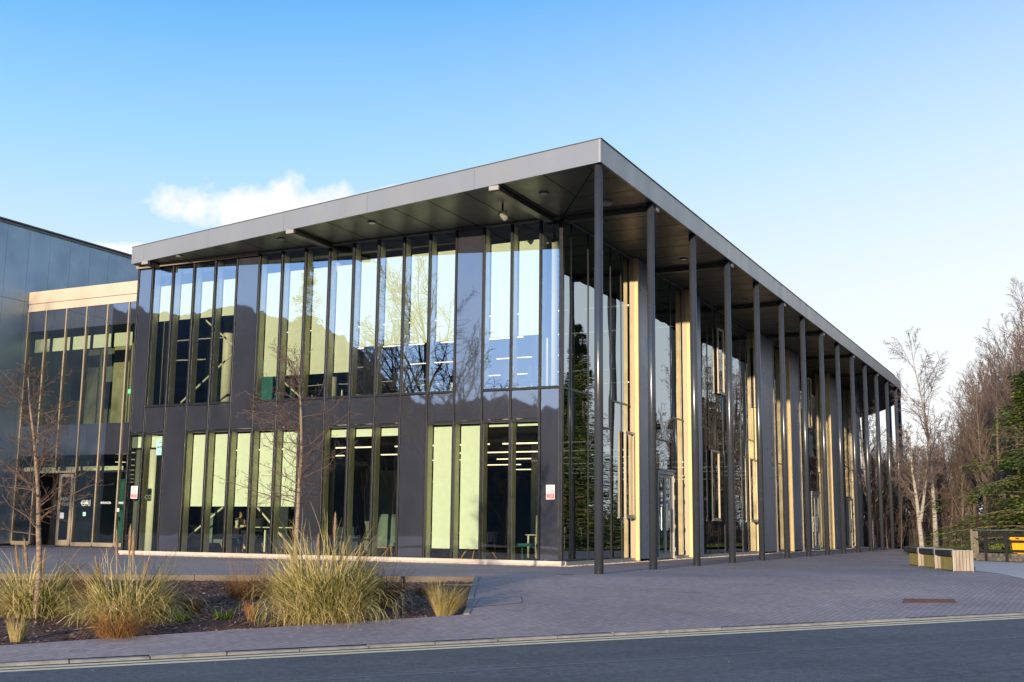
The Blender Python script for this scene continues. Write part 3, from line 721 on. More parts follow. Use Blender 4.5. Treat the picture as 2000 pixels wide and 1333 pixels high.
G6 = [44.45,45.5,46.5,48.05,48.85]; bays(G6, [4.95,4.2], [(46.5,48.05,3.12)])
for y0, y1, dpt, ins in ((9.80,11.50,.25,.10),(15.36,16.7,.27,.10),(25.5,28.05,.28,.0),(31.2,33.25,.33,.10),(40.95,44.4,.38,.10),(49.0,50.4,.36,.10)):
    P('gold_fin', MB().box(XC-.05, y0-.07, .05, XC+dpt, y0, 9.93), 'gold', bevel=.004)
    if ins: P('gold_frame', MB().box(XC-.06, y0-ins, .10, XC+dpt*.45, y0-.074, 9.92), 'champagne', bevel=.004)
    g = P('cladding_panel', MB().box(XC-.05, y0+.003, .10, XC+dpt-.02, (y0+y1)*.5+.15, 9.92), 'greypanel')
    g = P('cladding_panel', MB().box(XC-.05, (y0+y1)*.5+.156, .10, XC+dpt-.02, y1-.04, 9.92), 'greypanel')
    if 20 < y0 < 35: P('gold_trim', MB().box(XC-.05, y1-.037, .05, XC+dpt+.02, y1, 9.93), 'champagne')
for y0, y1 in ((4.2,9.8),(11.5,12.0),(13.78,15.3),(16.7,25.46),(28.05,31.1),(33.25,36.5),(38.65,40.9),(44.4,46.5),(48.05,52)):
    P('sill', MB().box(XC-.05, y0+.002, .02, XC+.12, y1-.002, .13), 'frame')
P('head_trim', MB().box(XC-.08, YF+.085, ZT+.002, XC+.10, 48, 9.946), 'fascia_dark')
# opening windows with pale frames proud of the glass
def opening(y0, y1, z0, z1, pr=.11):
    f = MB(); x0, x1 = XC+.05, XC+pr; w = .075
    f.box(x0,y0,z0,x1,y1,z0+w); f.box(x0,y0,z1-w,x1,y1,z1); f.box(x0,y0,z0+w+.001,x1,y0+w,z1-w-.001); f.box(x0,y1-w,z0+w+.001,x1,y1,z1-w-.001)
    o = P('opening_window', f, 'champagne', bevel=.006)
    q = MB(); q.quad((x0+.02,y0+w,z0+w),(x0+.02,y1-w,z0+w),(x0+.02,y1-w,z1-w),(x0+.02,y0+w,z1-w)); q.build('pane', M['glass_side'], o)
    s = MB(); s.box(x0-.0,y0-.03,z0-.04,x1+.02,y1+.03,z0-.003); s.build('sill', M['frame'], o)
    return o
opening(8.87, 9.68, 1.41, 4.12, .13)
for y0, y1 in ((18.35,19.45),(24.07,25.3),(34.72,35.38),(51.3,52.0)): opening(y0, y1, 1.42, 4.13)
for y0, y1 in ((19.48,20.37),(25.2,25.9),(36.45,37.2),(41.6,42.4)): opening(y0, y1, 6.51, 9.16, .11)
# doors
def door(y0, y1, z1=3.05):
    f = MB(); x0, x1 = XC-.06, XC+.10; w = .07
    f.box(x0,y0,.04,x1,y0+w,z1); f.box(x0,y1-w,.04,x1,y1,z1); f.box(x0,y0+w+.001,z1-.13,x1,y1-w-.001,z1)
    f.box(x0-.01,y0-.02,z1+.002,x1+.04,y1+.02,z1+.05)
    o = P('door', f, 'frame', bevel=.005); mid = (y0+y1)/2
    for a, b in ((y0+w+.006, mid-.004), (mid+.004, y1-w-.006)):
        l = MB(); xa, xb = XC-.02, XC+.05; s = .10
        l.box(xa,a,.06,xb,a+s,z1-.14); l.box(xa,b-s,.06,xb,b,z1-.14); l.box(xa,a+s+.001,.06,xb,b-s-.001,.24); l.box(xa,a+s+.001,z1-.26,xb,b-s-.001,z1-.14)
        le = l.build('door_leaf', M['frame'], o)
        q = MB(); q.quad((XC+.02,a+s,.24),(XC+.02,b-s,.24),(XC+.02,b-s,z1-.26),(XC+.02,a+s,z1-.26)); q.build('door_glass', M['glass_side'], o)
        hy = b-s*.5 if a < mid-.1 else a+s*.5
        hd = MB(); xx = XC+.115; hd.tube([(XC+.05,hy,1.0),(xx,hy,1.0),(xx,hy,1.02),(xx,hy,1.78),(xx,hy,1.80),(XC+.05,hy,1.80)], .017, 8); hd.build('handle', M['chrome'], o)
    hg = MB()
    for z in (.35,1.15,2.15,2.75): hg.tube([(x1+.012,y1-.03,z-.07),(x1+.012,y1-.03,z+.07)], .018, 8)
    hg.build('hinge', M['champagne'], o)
door(12.03,13.75); door(36.55,38.6); door(46.55,48.0)
st = MB(); st.tube([(XC+.052,13.02,1.98),(XC+.058,13.02,1.98)], .06, 20); 
tag(st.build('door_sticker', pm('sticker_blue', (.02,.12,.45), .4)), 'round blue sticker on the nearest glass door under the canopy', 'sticker')
# curved dark end of the facade
for a in range(0, 40, 2):
    z0 = .12; p, q = arc(XC-.01,a+.1), arc(XC-.01,a+1.9)
    if a < 4 : continue
    m = MB(); m.quad((p[0],p[1],.12),(q[0],q[1],.12),(q[0],q[1],ZT),(p[0],p[1],ZT)); P('window_pane', m, 'glass_side')
    p = arc(XC,a); c = MB(); c.prism([arc(XC+.05,a-.07), arc(XC+.05,a+.07), arc(XC-.1,a+.07), arc(XC-.1,a-.07)], .1, ZT); P('mullion', c, 'black')
P('window_pane', MB().quad((XC-.01,50.43,.13),(XC-.09,52.0-.02,.13),(XC-.09,52.0-.02,ZT),(XC-.01,50.43,ZT)), 'glass_side')
hd = MB()
for a in range(0, 42, 2): hd.prism([arc(XC+.10,a), arc(XC+.10,a+2), arc(XC-.1,a+2), arc(XC-.1,a)], ZT+.002, 9.946)
P('head_trim', hd, 'fascia_dark')
sl_ = MB()
for a in range(4, 42, 2): sl_.prism([arc(XC+.10,a), arc(XC+.10,a+2), arc(XC-.1,a+2), arc(XC-.1,a)], .0, .115)
P('sill', sl_, 'frame')
# ---- inside: slabs, ceilings, back wall, white columns, braces, strip lights
ins = lambda z0, z1: MB().prism([(-18.9,YF+.36), (XC-.10,YF+.36), (XC-.10,48)]+[arc(XC-.10,a) for a in range(4,41,4)]+[(-18.9,70)], z0, z1)
P('floor_slab', ins(.0,.12), 'carpet'); P('floor_slab', ins(4.20,4.94), 'carpet'); P('ceiling', ins(4.10,4.196), 'ceil'); P('ceiling', ins(9.62,9.94), 'ceil')
P('inner_wall', MB().box(-18.9,41.0,.125,XC-.15,41.15,4.09), 'wall_in'); P('inner_wall', MB().box(-18.9,34.0,4.945,XC-.15,34.15,9.61), 'wall_in')
P('inner_wall', MB().box(-18.9,12.0,.125,-14.2,12.15,4.09), 'wall_in')
P('inner_wall', MB().box(-8.4,16.5,.125,-6.6,16.65,2.3), 'wall_gr'); P('inner_wall', MB().box(-12.8,9.4,.125,-11.2,9.55,3.0), 'wall_gr')
P('inner_wall', MB().box(-18.6,10.5,4.945,-17.0,10.62,8.2), 'teal')
P('inner_wall', MB().box(XC-1.0,22.6,.125,XC-.9,23.6,3.9), 'teal'); P('inner_wall', MB().box(XC-1.0,22.0,4.96,XC-.9,23.2,9.0), 'teal'); P('inner_wall', MB().box(XC-1.0,30,.125,XC-.9,30.7,3.9), 'teal')
for x, y in ((-18.62,5.0),(-17.0,6.6),(-11.35,5.05),(-3.55,5.05),(-14.9,12.5),(-7.5,12.5)):
    for z0, z1 in ((.122,4.098),(4.942,9.618)):
        P('inner_column', MB().cyl((x,y), .20, z0, z1, 24), 'white', smooth=True)
for a, b in (((-16.9,.55),(-15.15,1.75)), ((-14.2,1.85),(-12.35,.2)), ((-17.6,5.05),(-15.2,6.8)), ((-16.6,8.05),(-15.2,7.0)), ((-13.9,6.3),(-12.3,5.1))):
    P('brace', MB().tube([(a[0],4.8,a[1]),(b[0],4.8,b[1])], .032, 8), 'white')
for Y in (7.8,11.6,15.4,19.2,23.1,27,31,34.9):
    for x0, x1 in ((-18.2,-15.3),(-13.6,-11.4),(-10.6,-7.0),(-6.5,-3.4)):
        if Y > 11.9 and x0 < -14: continue
        P('strip_light', MB().box(x0, Y-.035, 3.70, x1, Y+.035, 3.74), 'strip')
for Y in (11.0,15.6,20.7,25.8,30.8):
    for x0, x1 in ((-18.0,-14.2),(-13.4,-9.6)) if Y > 16 else ((-18.0,-14.2),(-13.4,-9.6),(-8.8,-5.6),(-5.0,-3.3)): P('strip_light', MB().box(x0, Y-.03, 8.60, x1, Y+.03, 8.635), 'strip')
# ------------------------------------------------------------------ entrance wing (plane Y = 11.4) and the metal hall behind
YW = 11.4
Wg = thing('entrance_wing', (-26, YW, 0), 'glazed two storey entrance wing with pale gold uprights between the two larger blocks', 'building')
def Q(name, mb, mat, **k): return mb.build(name, M[mat], Wg, **k)
WM = [-32.86, -31.72, -30.45, -29.2, -27.94, -26.68, -25.42, -24.16, -22.9, -21.64, -20.38, -19.12]
Q('fascia', MB().box(-32.88, YW-.10, 10.96, -29.7, YW+.2, 11.52), 'band', bevel=.005); Q('fascia', MB().box(-29.694, YW-.10, 10.96, -19.1, YW+.2, 11.52), 'band', bevel=.005)
Q('fascia_strip', MB().box(-32.88, YW-.07, 10.60, -19.1, YW+.2, 10.945), 'band')
Q('roof', MB().box(-32.88, YW+.21, 11.2, -19.1, 40, 11.45), 'fascia_dark')
for i, x in enumerate(WM):
    lo = .1
    if i == 2: lo = 3.30
    Q('mullion', MB().box(x-.030, YW-.075, lo, x+.030, YW+.08, 10.60), 'champagne', bevel=.004)
for i in range(len(WM)-1):
    x0, x1 = WM[i]+.031, WM[i+1]-.031
    Q('spandrel_panel', MB().box(x0, YW-.03, 9.66, x1, YW+.03, 10.595), 'panel'); Q('spandrel_panel', MB().box(x0, YW-.03, 3.97, x1, YW+.03, 5.33), 'panel')
    def wp(a, b, z0, z1): Q('window_pane', MB().quad((a,YW,z0),(b,YW,z0),(b,YW,z1),(a,YW,z1)), 'glass_wing')
    wp(x0,x1,5.34,9.655)
    wp(x0,x1,3.30,3.965)
    if i in (1,2): pass
    else: wp(x0,x1,.22,3.19)
    Q('transom', MB().box(x0, YW-.06, 3.20, x1, YW+.05, 3.29), 'champagne' if i in (1,2) else 'black')
    if i not in (1,2): Q('sill', MB().box(x0, YW-.09, .05, x1, YW+.06, .215), 'champagne')
# sliding door leaf beside the dark opening
dl = Q('door', MB().box(-30.10,YW-.10,.06,-29.95,YW-.02,3.15).box(-29.40,YW-.10,.06,-29.25,YW-.02,3.15).box(-29.949,YW-.10,.06,-29.401,YW-.02,.30).box(-29.949,YW-.10,3.02,-29.401,YW-.02,3.15), 'champagne', bevel=.004)
MB().quad((-29.95,YW-.06,.30),(-29.40,YW-.06,.30),(-29.40,YW-.06,3.02),(-29.95,YW-.06,3.02)).build('door_glass', M['glass_wing'], dl)
MB().box(-30.05,YW-.13,1.15,-30.0,YW-.101,1.30).build('lock', M['chrome'], dl)
Q('inner_wall', MB().box(-31.6,YW+.9,.0,-30.2,YW+1.0,3.9), 'black'); Q('inner_wall', MB().box(-31.68,YW+.1,.0,-31.6,YW+1.0,3.9), 'black'); Q('inner_wall', MB().box(-30.2,YW+.12,.0,-30.12,YW+1.0,3.9), 'black')  # black lining stands in for the darkness inside the open doorway
# inside the wing
Q('floor_slab', MB().box(-32.85,YW+.15,0,-19.1,30,.06), 'carpet'); Q('floor_slab', MB().box(-32.85,YW+.15,4.0,-19.1,30,5.3), 'carpet'); Q('ceiling', MB().box(-32.85,YW+.15,9.66,-19.1,30,9.8), 'ceil')
Q('inner_wall', MB().box(-32.85,YW+3.6,5.31,-30.9,YW+3.7,9.65), 'wall_gr'); Q('inner_wall', MB().box(-30.5,YW+3.0,5.31,-27.9,YW+3.1,9.65), 'wall_pale'); Q('inner_wall', MB().box(-32.85,24,5.31,-19.1,24.1,9.65), 'wall_in'); Q('inner_wall', MB().box(-32.85,22,.061,-19.1,22.1,3.99), 'wall_in')
Q('inner_wall', MB().box(-28.9,YW+2.2,.061,-28.2,YW+2.3,3.1), 'teal'); Q('inner_column', MB().cyl((-27.4,YW+1.6), .16, .06, 3.99, 16), 'white', smooth=True)
for i in range(0, 9): Q('valance', MB().box(WM[i]+.12, YW+.32, 8.75, WM[i+1]-.08, YW+.34, 9.35), 'blind')
for i in range(9): Q('valance', MB().box(WM[i]+.10, YW+.25, 3.30, WM[i+1]-.06, YW+.28, 3.48), 'blind')
for k, z in enumerate((8.4,8.4,8.4,8.4,8.4)):
    for x0 in (-27.7,-25.3,-23): Q('strip_light', MB().box(x0, YW+4+k*2.0, z, x0+1.9, YW+4.06+k*2.0, z+.03), 'strip')
for x0, y0 in ((-29.2,YW+2.2),(-26.5,YW+2.0)): Q('strip_light', MB().box(x0,y0,3.78,x0+.35,y0+.3,3.80), 'strip')
for x0, y0 in ((-28.6,YW+5),(-27.0,YW+5),(-28.6,YW+6.6),(-27.0,YW+6.6),(-28.6,YW+8.4),(-27.0,YW+8.4)): Q('strip_light', MB().box(x0,y0,3.5,x0+1.3,y0+.05,3.53), 'strip')
ex = thing('exit_sign', (-29.2, YW+2.9, 7.1), 'small green running figure exit sign upstairs in the entrance wing', 'exit sign')
MB().box(-29.35,YW+2.86,7.0,-29.05,YW+2.9,7.2).build('panel', M['exit'], ex); MB().box(-29.25,YW+2.852,7.04,-29.21,YW+2.858,7.16).box(-29.17,YW+2.852,7.06,-29.10,YW+2.858,7.15).build('pictogram', M['signwhite'], ex)
tv = thing('wall_screen', (-31.1, YW+1.5, 6.2), 'dark flat screen on a stand upstairs in the entrance wing', 'screen'); MB().box(-31.5,YW+1.5,6.6,-30.7,YW+1.56,7.9).build('panel', M['black'], tv); MB().box(-31.15,YW+1.57,5.32,-31.05,YW+1.62,6.9).box(-31.4,YW+1.4,5.305,-30.8,YW+1.75,5.33).build('stand', M['chrome'], tv)
# lettering on the glass of the wing
E_ = thing('door_lettering', (-28, YW-.03, 1.9), 'white lettering on the entrance glass reading global research innovation', 'lettering')
zt = 1.86
for s, x, m_, sz, z in (('GLOBAL', float(onY(167,966,YW)[0]), 'letter', .125, zt), ('RESEARCH', float(onY(208,966,YW)[0]), 'letter', .125, zt), ('INNOVATION', float(onY(232,966,YW)[0])+.42, 'letter', .125, zt), ('GRI', float(onY(169,966,YW)[0]), 'letter_dim', .36, 1.77)):
    add_text(s, sz, FACE_S(x, YW-(.012 if m_ == 'letter' else .006), z), M[m_], 'word', E_, .001)
for s, z, sz in (('HERIO', 2.0, .21), ('WAT', 1.76, .21)): add_text(s, sz, FACE_S(-29.66+(.04 if s=='WAT' else 0), YW-.068, z), M['letter_dim'], 'word', E_, .001)
E2 = thing('window_lettering', (-18.2, YF+.05, 1.9), 'pale letters CO on the glass behind the leftmost white column', 'lettering'); add_text('CO', .2, FACE_S(-18.02, YF+.02, 1.86), M['letter_dim'], 'word', E2, .001)
for nm, x, z, w, h, lab in (('notice', -29.83, 1.35, .24, .26, 'square white notice stuck on the glass of the entrance door'), ('notice', -28.55, 1.42, .17, .17, 'small green square notice below the big grey letters'), ('notice', -26.6, 1.6, .10, .14, 'tiny white notice below the last word on the entrance glass')):
    n_ = MB().box(x-w/2, YW-.075 if x < -29.2 else YW-.02, z-h/2, x+w/2, YW-.068 if x < -29.2 else YW-.012, z+h/2).build(nm, M['signwhite'] if 'white' in lab else M['poster'], None); tag(n_, lab, 'notice')
# metal clad hall: plane X = -32.9
H = thing('metal_clad_hall', (-32.9, 8, 0), 'tall blue grey metal clad hall with a flat roofline at the far left', 'building')
HX = -32.9; y = 6.2; HZ = 14.45; HJ = 11.06
core = MB().box(-60, 6.25, 0, HX-.06, 60, HZ-.1).build('wall', M['black'], H)
while y < 58:
    y1 = y+1.22
    for z0, z1 in ((HJ+.008,HZ),(.10,HJ-.008)): MB().box(HX-.05, y+.005, z0, HX, y1-.005, z1).build('cladding_panel', M['hall'], H)
    y = y1
MB().box(-60, 6.2, .1, HX-.05, 6.245, HZ).build('cladding_panel', M['hall'], H)
MB().box(-60.1, 6.15, HZ+.002, HX+.05, 60, HZ+.10).box(-60.1,6.15,HZ+.16,HX+.02,60,HZ+.22).build('roof_trim', M['fascia_dark'], H)
MB().box(HX+.0, 9.0, 1.0, HX+.16, 9.6, 1.18).build('wall_light', M['black'], H)
# ------------------------------------------------------------------ signs on the building
def nosmoke(x0, x1, z0, z1, y, lab, lines):
    t = thing('no_smoking_sign', ((x0+x1)/2, y, (z0+z1)/2), lab, 'sign')
    MB().box(x0, y-.006, z0, x1, y, z1).build('plate', M['signwhite'], t, bevel=.002)
    w = x1-x0; cx = (x0+x1)/2; cz = z1-.05*w-.40*w; r = .37*w
    ring = MB(); n = 40
    def band(rO, rI, yy, mb):
        vs = []
        for k in range(n): a = 2*math.pi*k/n; vs += [(cx+rO*math.cos(a),yy,cz+rO*math.sin(a)),(cx+rI*math.cos(a),yy,cz+rI*math.sin(a))]
        mb.add(vs, [(2*k,2*((k+1)%n),2*((k+1)%n)+1,2*k+1) for k in range(n)])
    band(r, r*.82, y-.0095, ring)
    c = math.cos(R(45)); h = r*.09
    ring.add([(cx-r*.86*c-h*c,y-.0095,cz+r*.86*c-h*c),(cx+r*.86*c-h*c,y-.0095,cz-r*.86*c-h*c),(cx+r*.86*c+h*c,y-.0095,cz-r*.86*c+h*c),(cx-r*.86*c+h*c,y-.0095,cz+r*.86*c+h*c)], [(0,1,2,3)])
    ring.build('red_ring', M['red'], t)
    cg = MB(); cg.box(cx-r*.58,y-.0075,cz-r*.10,cx+r*.42,y-.0065,cz+r*.06); cg.box(cx+r*.46,y-.0075,cz-r*.10,cx+r*.58,y-.0065,cz+r*.06)
    cg.tube([(cx+r*.50,y-.007,cz+r*.1),(cx+r*.44,y-.007,cz+r*.22),(cx+r*.54,y-.007,cz+r*.32),(cx+r*.48,y-.007,cz+r*.46)], r*.03, 5); cg.build('cigarette', M['signgrey'], t)
    pb = z1-.05*w-.80*w-.04*w
    MB().box(x0+.06*w, y-.0085, z0+.07*w, x1-.06*w, y-.0065, pb-.02*w).build('red_panel', M['red'], t)
    H_ = pb-.02*w-(z0+.07*w); sz = H_/len(lines)*.78
    for i, s in enumerate(lines): add_text(s, sz, FACE_S(cx, y-.0095, pb-.02*w-H_*(i+.82)/len(lines)), M['letter'], 'writing', t, .0005, sx=min(1.1, .80*w/(len(s)*sz*.68)))
nosmoke(-3.235, -2.975, 1.84, 2.24, YF-.050, 'white and red no smoking sign on the dark panel at the building corner', ['NO SMOKING', 'WITHIN 5 METRES', 'OF ENTRANCE'])
nosmoke(-18.76, -18.47, 1.88, 2.30, YF-.026, 'white and red no smoking sign on the leftmost window by the entrance', ['NO SMOKING', 'WITHIN 5M'])
po = thing('poster', (-17.6,YF-.03,3.6), 'mint green poster stuck high on the glass left of the blinds', 'poster')
MB().box(-17.74,YF-.03,3.33,-17.40,YF-.024,3.86).build('sheet', M['poster'], po); pc = MB()
for a, b, c_, d in ((-17.60,3.79,-17.54,3.82),(-17.65,3.73,-17.49,3.76),(-17.70,3.56,-17.60,3.62),(-17.58,3.58,-17.45,3.64),(-17.52,3.52,-17.44,3.55),(-17.60,3.45,-17.54,3.46),(-17.66,3.41,-17.48,3.42),(-17.62,3.37,-17.52,3.375)): pc.box(a,YF-.0325,b,c_,YF-.0305,d)
pc.build('print', M['signgrey'], po)
# ------------------------------------------------------------------ furniture and people behind the glass
def high_chair(x, y, rz, mat, lab, grp=None):
    t = local(thing('lounge_chair', (x,y,.122), lab, 'chair', grp, rz))     # faces +Y locally, back towards -Y
    bk = MB(); n = 10; pts = []
    for k in range(n+1):
        a = math.pi*k/n; pts.append((-.36*math.cos(a)*(1 if abs(math.cos(a))>.2 else 1), -.34*math.sin(a)**.6+.30))
    prof = [(.42,.30),(.40,.55),(.37,.9),(.33,1.12),(.24,1.30)]
    vs = []; 
    for w, z in prof:
        for k in range(n+1):
            a = math.pi*k/n; vs.append((-w*math.cos(a)*1.0, -.30*math.sin(a)*(1-.12*(z-.3))-.02*(z-.3)+.16, z))
    inner = [(v[0]*.87, v[1]*.80+.035, v[2]) for v in vs]; m = len(vs)
    bk.add(vs+inner, [(r*(n+1)+k, r*(n+1)+k+1, (r+1)*(n+1)+k+1, (r+1)*(n+1)+k) for r in range(len(prof)-1) for k in range(n)] + [(m+r*(n+1)+k, m+(r+1)*(n+1)+k, m+(r+1)*(n+1)+k+1, m+r*(n+1)+k+1) for r in range(len(prof)-1) for k in range(n)]
        + [((len(prof)-1)*(n+1)+k, (len(prof)-1)*(n+1)+k+1, m+(len(prof)-1)*(n+1)+k+1, m+(len(prof)-1)*(n+1)+k) for k in range(n)] + [(k, m+k, m+k+1, k+1) for k in range(n)])
    bk.build('backrest', M[mat], t, smooth=True)
    MB().box(-.34,-.12,.30,.34,.52,.44).build('seat', M[mat], t, bevel=.05)
    fr = MB().box(-.30,-.12,.255,.30,-.07,.30).box(-.30,.42,.255,.30,.47,.30); fr.build('seat_frame', M['oak'], t)
    for sx in (-1,1):
        for y0, y1 in ((-.1,-.24),(.45,.58)):
            MB().tube([(sx*.24,y0,.28),(sx*.38,y1,0)], [.026,.016], 8).build('leg', M['oak'], t)
    return t
high_chair(-9.30, 5.35, 0, 'fabric', 'grey green high backed lounge chair with oak legs behind the big pampas clump')
high_chair(-7.30, 5.4, R(20), 'darkfab', 'dark lounge chair behind the long blinds, left one with oak legs showing'); high_chair(-6.25, 5.45, R(-35), 'darkfab', 'dark lounge chair behind the long blinds, right one with oak legs showing')
high_chair(-16.55, 5.6, R(-60), 'fabric', 'dark teal lounge chair at the left end of the half drawn blinds'); high_chair(-15.75, 7.4, R(110), 'darkfab', 'dark high backed chair standing behind the person in the cream jumper')
def table(x0, x1, y0, y1, z, lab, mat='desk'):
    t = thing('desk', ((x0+x1)/2,(y0+y1)/2,.122), lab, 'table'); MB().box(x0,y0,z-.035,x1,y1,z).build('tabletop', M[mat], t, bevel=.004)
    for x in (x0+.1, x1-.1):
        for y in (y0+.08, y1-.08): MB().box(x-.03,y-.03,.122,x+.03,y+.03,z-.037).build('leg', M['white'], t)
    return t
table(-15.45,-12.75,6.15,7.15,.98,'high white worktable with people seated round it'); table(-11.9,-9.6,8.2,9.0,.86,'white desk with a green computer screen on it')
table(-5.6,-4.3,7.6,8.3,.84,'white desk with a wooden tray behind the open blinds near the corner'); table(-10.0,-8.2,10.2,10.9,.86,'white desk deep inside behind the tall chair')
tr = box('tray', M['oak'], None, -5.2,7.8,.843,-4.9,8.0,.90); tag(tr, 'small wooden tray lying on the desk near the corner', 'tray')
bx = box('mug', M['white'], None, -13.6,6.5,.983,-13.46,6.64,1.16); bx.data.materials[0] = M['white']; tag(bx, 'white pot standing on the high worktable', 'pot')
def monitor(x, y, z, mat, lab, w=.5):
    t = thing('monitor', (x,y,z), lab, 'monitor'); MB().box(x-w/2,y,z+.14,x+w/2,y+.03,z+.48).build('casing', M['black'], t); MB().box(x-w/2+.015,y-.004,z+.155,x+w/2-.015,y-.001,z+.465).build('screen', M[mat], t)
    MB().box(x-.03,y+.031,z+.003,x+.03,y+.06,z+.3).box(x-.12,y-.02,z+.001,x+.12,y+.12,z+.012).build('stand', M['black'], t)
monitor(-13.4, 7.0, .98, 'screen', 'white lit monitor on the high worktable'); monitor(-11.35, 8.7, .86, 'screen_g', 'green lit monitor on the desk between two blue chairs')
def office_chair(x, y, z, rz, mat, lab, grp):
    t = local(thing('office_chair', (x,y,z), lab, 'chair', grp, rz))
    MB().box(-.23,-.22,.44,.23,.24,.50).build('seat', M[mat], t, bevel=.02); bk = MB()
    vs = [(u*.23*(1-.15*abs(w_)), -.24-.05*(1-u*u)+.0-.06*w_, .56+.46*w_) for w_ in (0,.35,.7,1) for u in (-1,-.5,0,.5,1)]
    vs2 = [(a,b-.03,c) for a,b,c in vs]; m = 20
    bk.add(vs+vs2, [(r*5+k,r*5+k+1,r*5+k+6,r*5+k+5) for r in range(3) for k in range(4)]+[(m+r*5+k,m+r*5+k+5,m+r*5+k+6,m+r*5+k+1) for r in range(3) for k in range(4)]+[(15+k,16+k,m+16+k,m+15+k) for k in range(4)]+[(r*5,r*5+5,m+r*5+5,m+r*5) for r in range(3)]+[(r*5+4,m+r*5+4,m+r*5+9,r*5+9) for r in range(3)])
    bk.build('backrest', M[mat], t, smooth=False)
    MB().tube([(0,0,.44),(0,0,.1)], .03, 8).tube([(0,-.2,.46),(0,-.29,.6)], .02, 6).build('stem', M['black'], t)
    b = MB()
    for k in range(5): a = k*2*math.pi/5; b.tube([(0,0,.1),(.28*math.cos(a),.28*math.sin(a),.06)], [.02,.014], 6); b.ball((.28*math.cos(a),.28*math.sin(a),.03), .03, 6)
    b.build('base', M['black'], t); return t
M['navy'] = pm('navy_fabric', (.02,.028,.055), .85)
office_chair(-11.75,7.75,.122,R(10),'navy','navy office chair left of the green monitor',None); office_chair(-10.85,7.7,.122,R(-15),'navy','navy office chair right of the green monitor',None)
for k, (x, y, rz) in enumerate(((-15.6,5.4,200),(-14.4,6.4,30),(-11.9,5.6,170),(-9.4,6.2,10),(-8.6,5.5,190),(-7.4,6.4,60),(-6.6,5.6,150),(-5.3,6.0,-20),(-4.5,5.6,180))):
    office_chair(x,y,4.942,R(rz),'darkfab','dark office chair upstairs behind the glass','dark office chairs on the upper floor')
for k, (x0, x1) in enumerate(((-14.0,-12.2),(-9.9,-8.3),(-8.0,-6.0))):
    t = thing('desk', ((x0+x1)/2,7.2,4.942), 'pale desk on the upper floor among dark chairs', 'table', 'desks on the upper floor'); MB().box(x0,6.9,5.64,x1,7.6,5.68).build('tabletop', M['desk'], t)
    for x in (x0+.05,x1-.05):
        for y in (6.95,7.55): MB().box(x-.025,y-.025,4.943,x+.025,y+.025,5.638).build('leg', M['white'], t)
sc = thing('screen_divider', (-3.9,5.6,.122), 'tall beige fabric screen standing inside by the corner', 'screen'); MB().box(-4.28,5.6,.14,-3.55,5.66,1.42).build('panel', M['beigefab'], sc, bevel=.02); MB().box(-4.2,5.5,.122,-4.1,5.76,.139).box(-3.7,5.5,.122,-3.6,5.76,.139).build('foot', M['black'], sc)
stl = thing('side_table', (-4.55,5.1,.122), 'round teal side table on a thin leg near the corner', 'table'); MB().tube([(-4.4,4.95,.52),(-4.4,4.95,.60)], [.36,.36], 28).build('tabletop', M['teal'], stl); MB().tube([(-4.4,4.95,.122),(-4.4,4.95,.52)], .02, 8).tube([(-4.4,4.95,.123),(-4.4,4.95,.135)], .16, 16).build('leg', M['teal'], stl)
pl = thing('potted_plant', (-4.9,6.5,4.942), 'pale wooden sculpture like plant upstairs beside the corner window', 'plant'); MB().tube([(-4.9,6.5,4.95),(-4.88,6.5,5.25),(-4.92,6.5,5.6)], [.07,.06,.05], 8).build('stem', M['desk'], pl)
lfm = MB(); rr = random.Random(3)
for k in range(40):
    a = rr.uniform(0,6.28); z = rr.uniform(5.2,5.75); p = Vector((-4.9,6.5,z)); d = Vector((math.cos(a),math.sin(a),.4))*rr.uniform(.1,.25); s_ = d.cross(Vector((0,0,1))).normalized()*.03; lfm.poly([p,p+d*.5+s_,p+d,p+d*.5-s_])
lfm.build('foliage', M['blade'], pl)
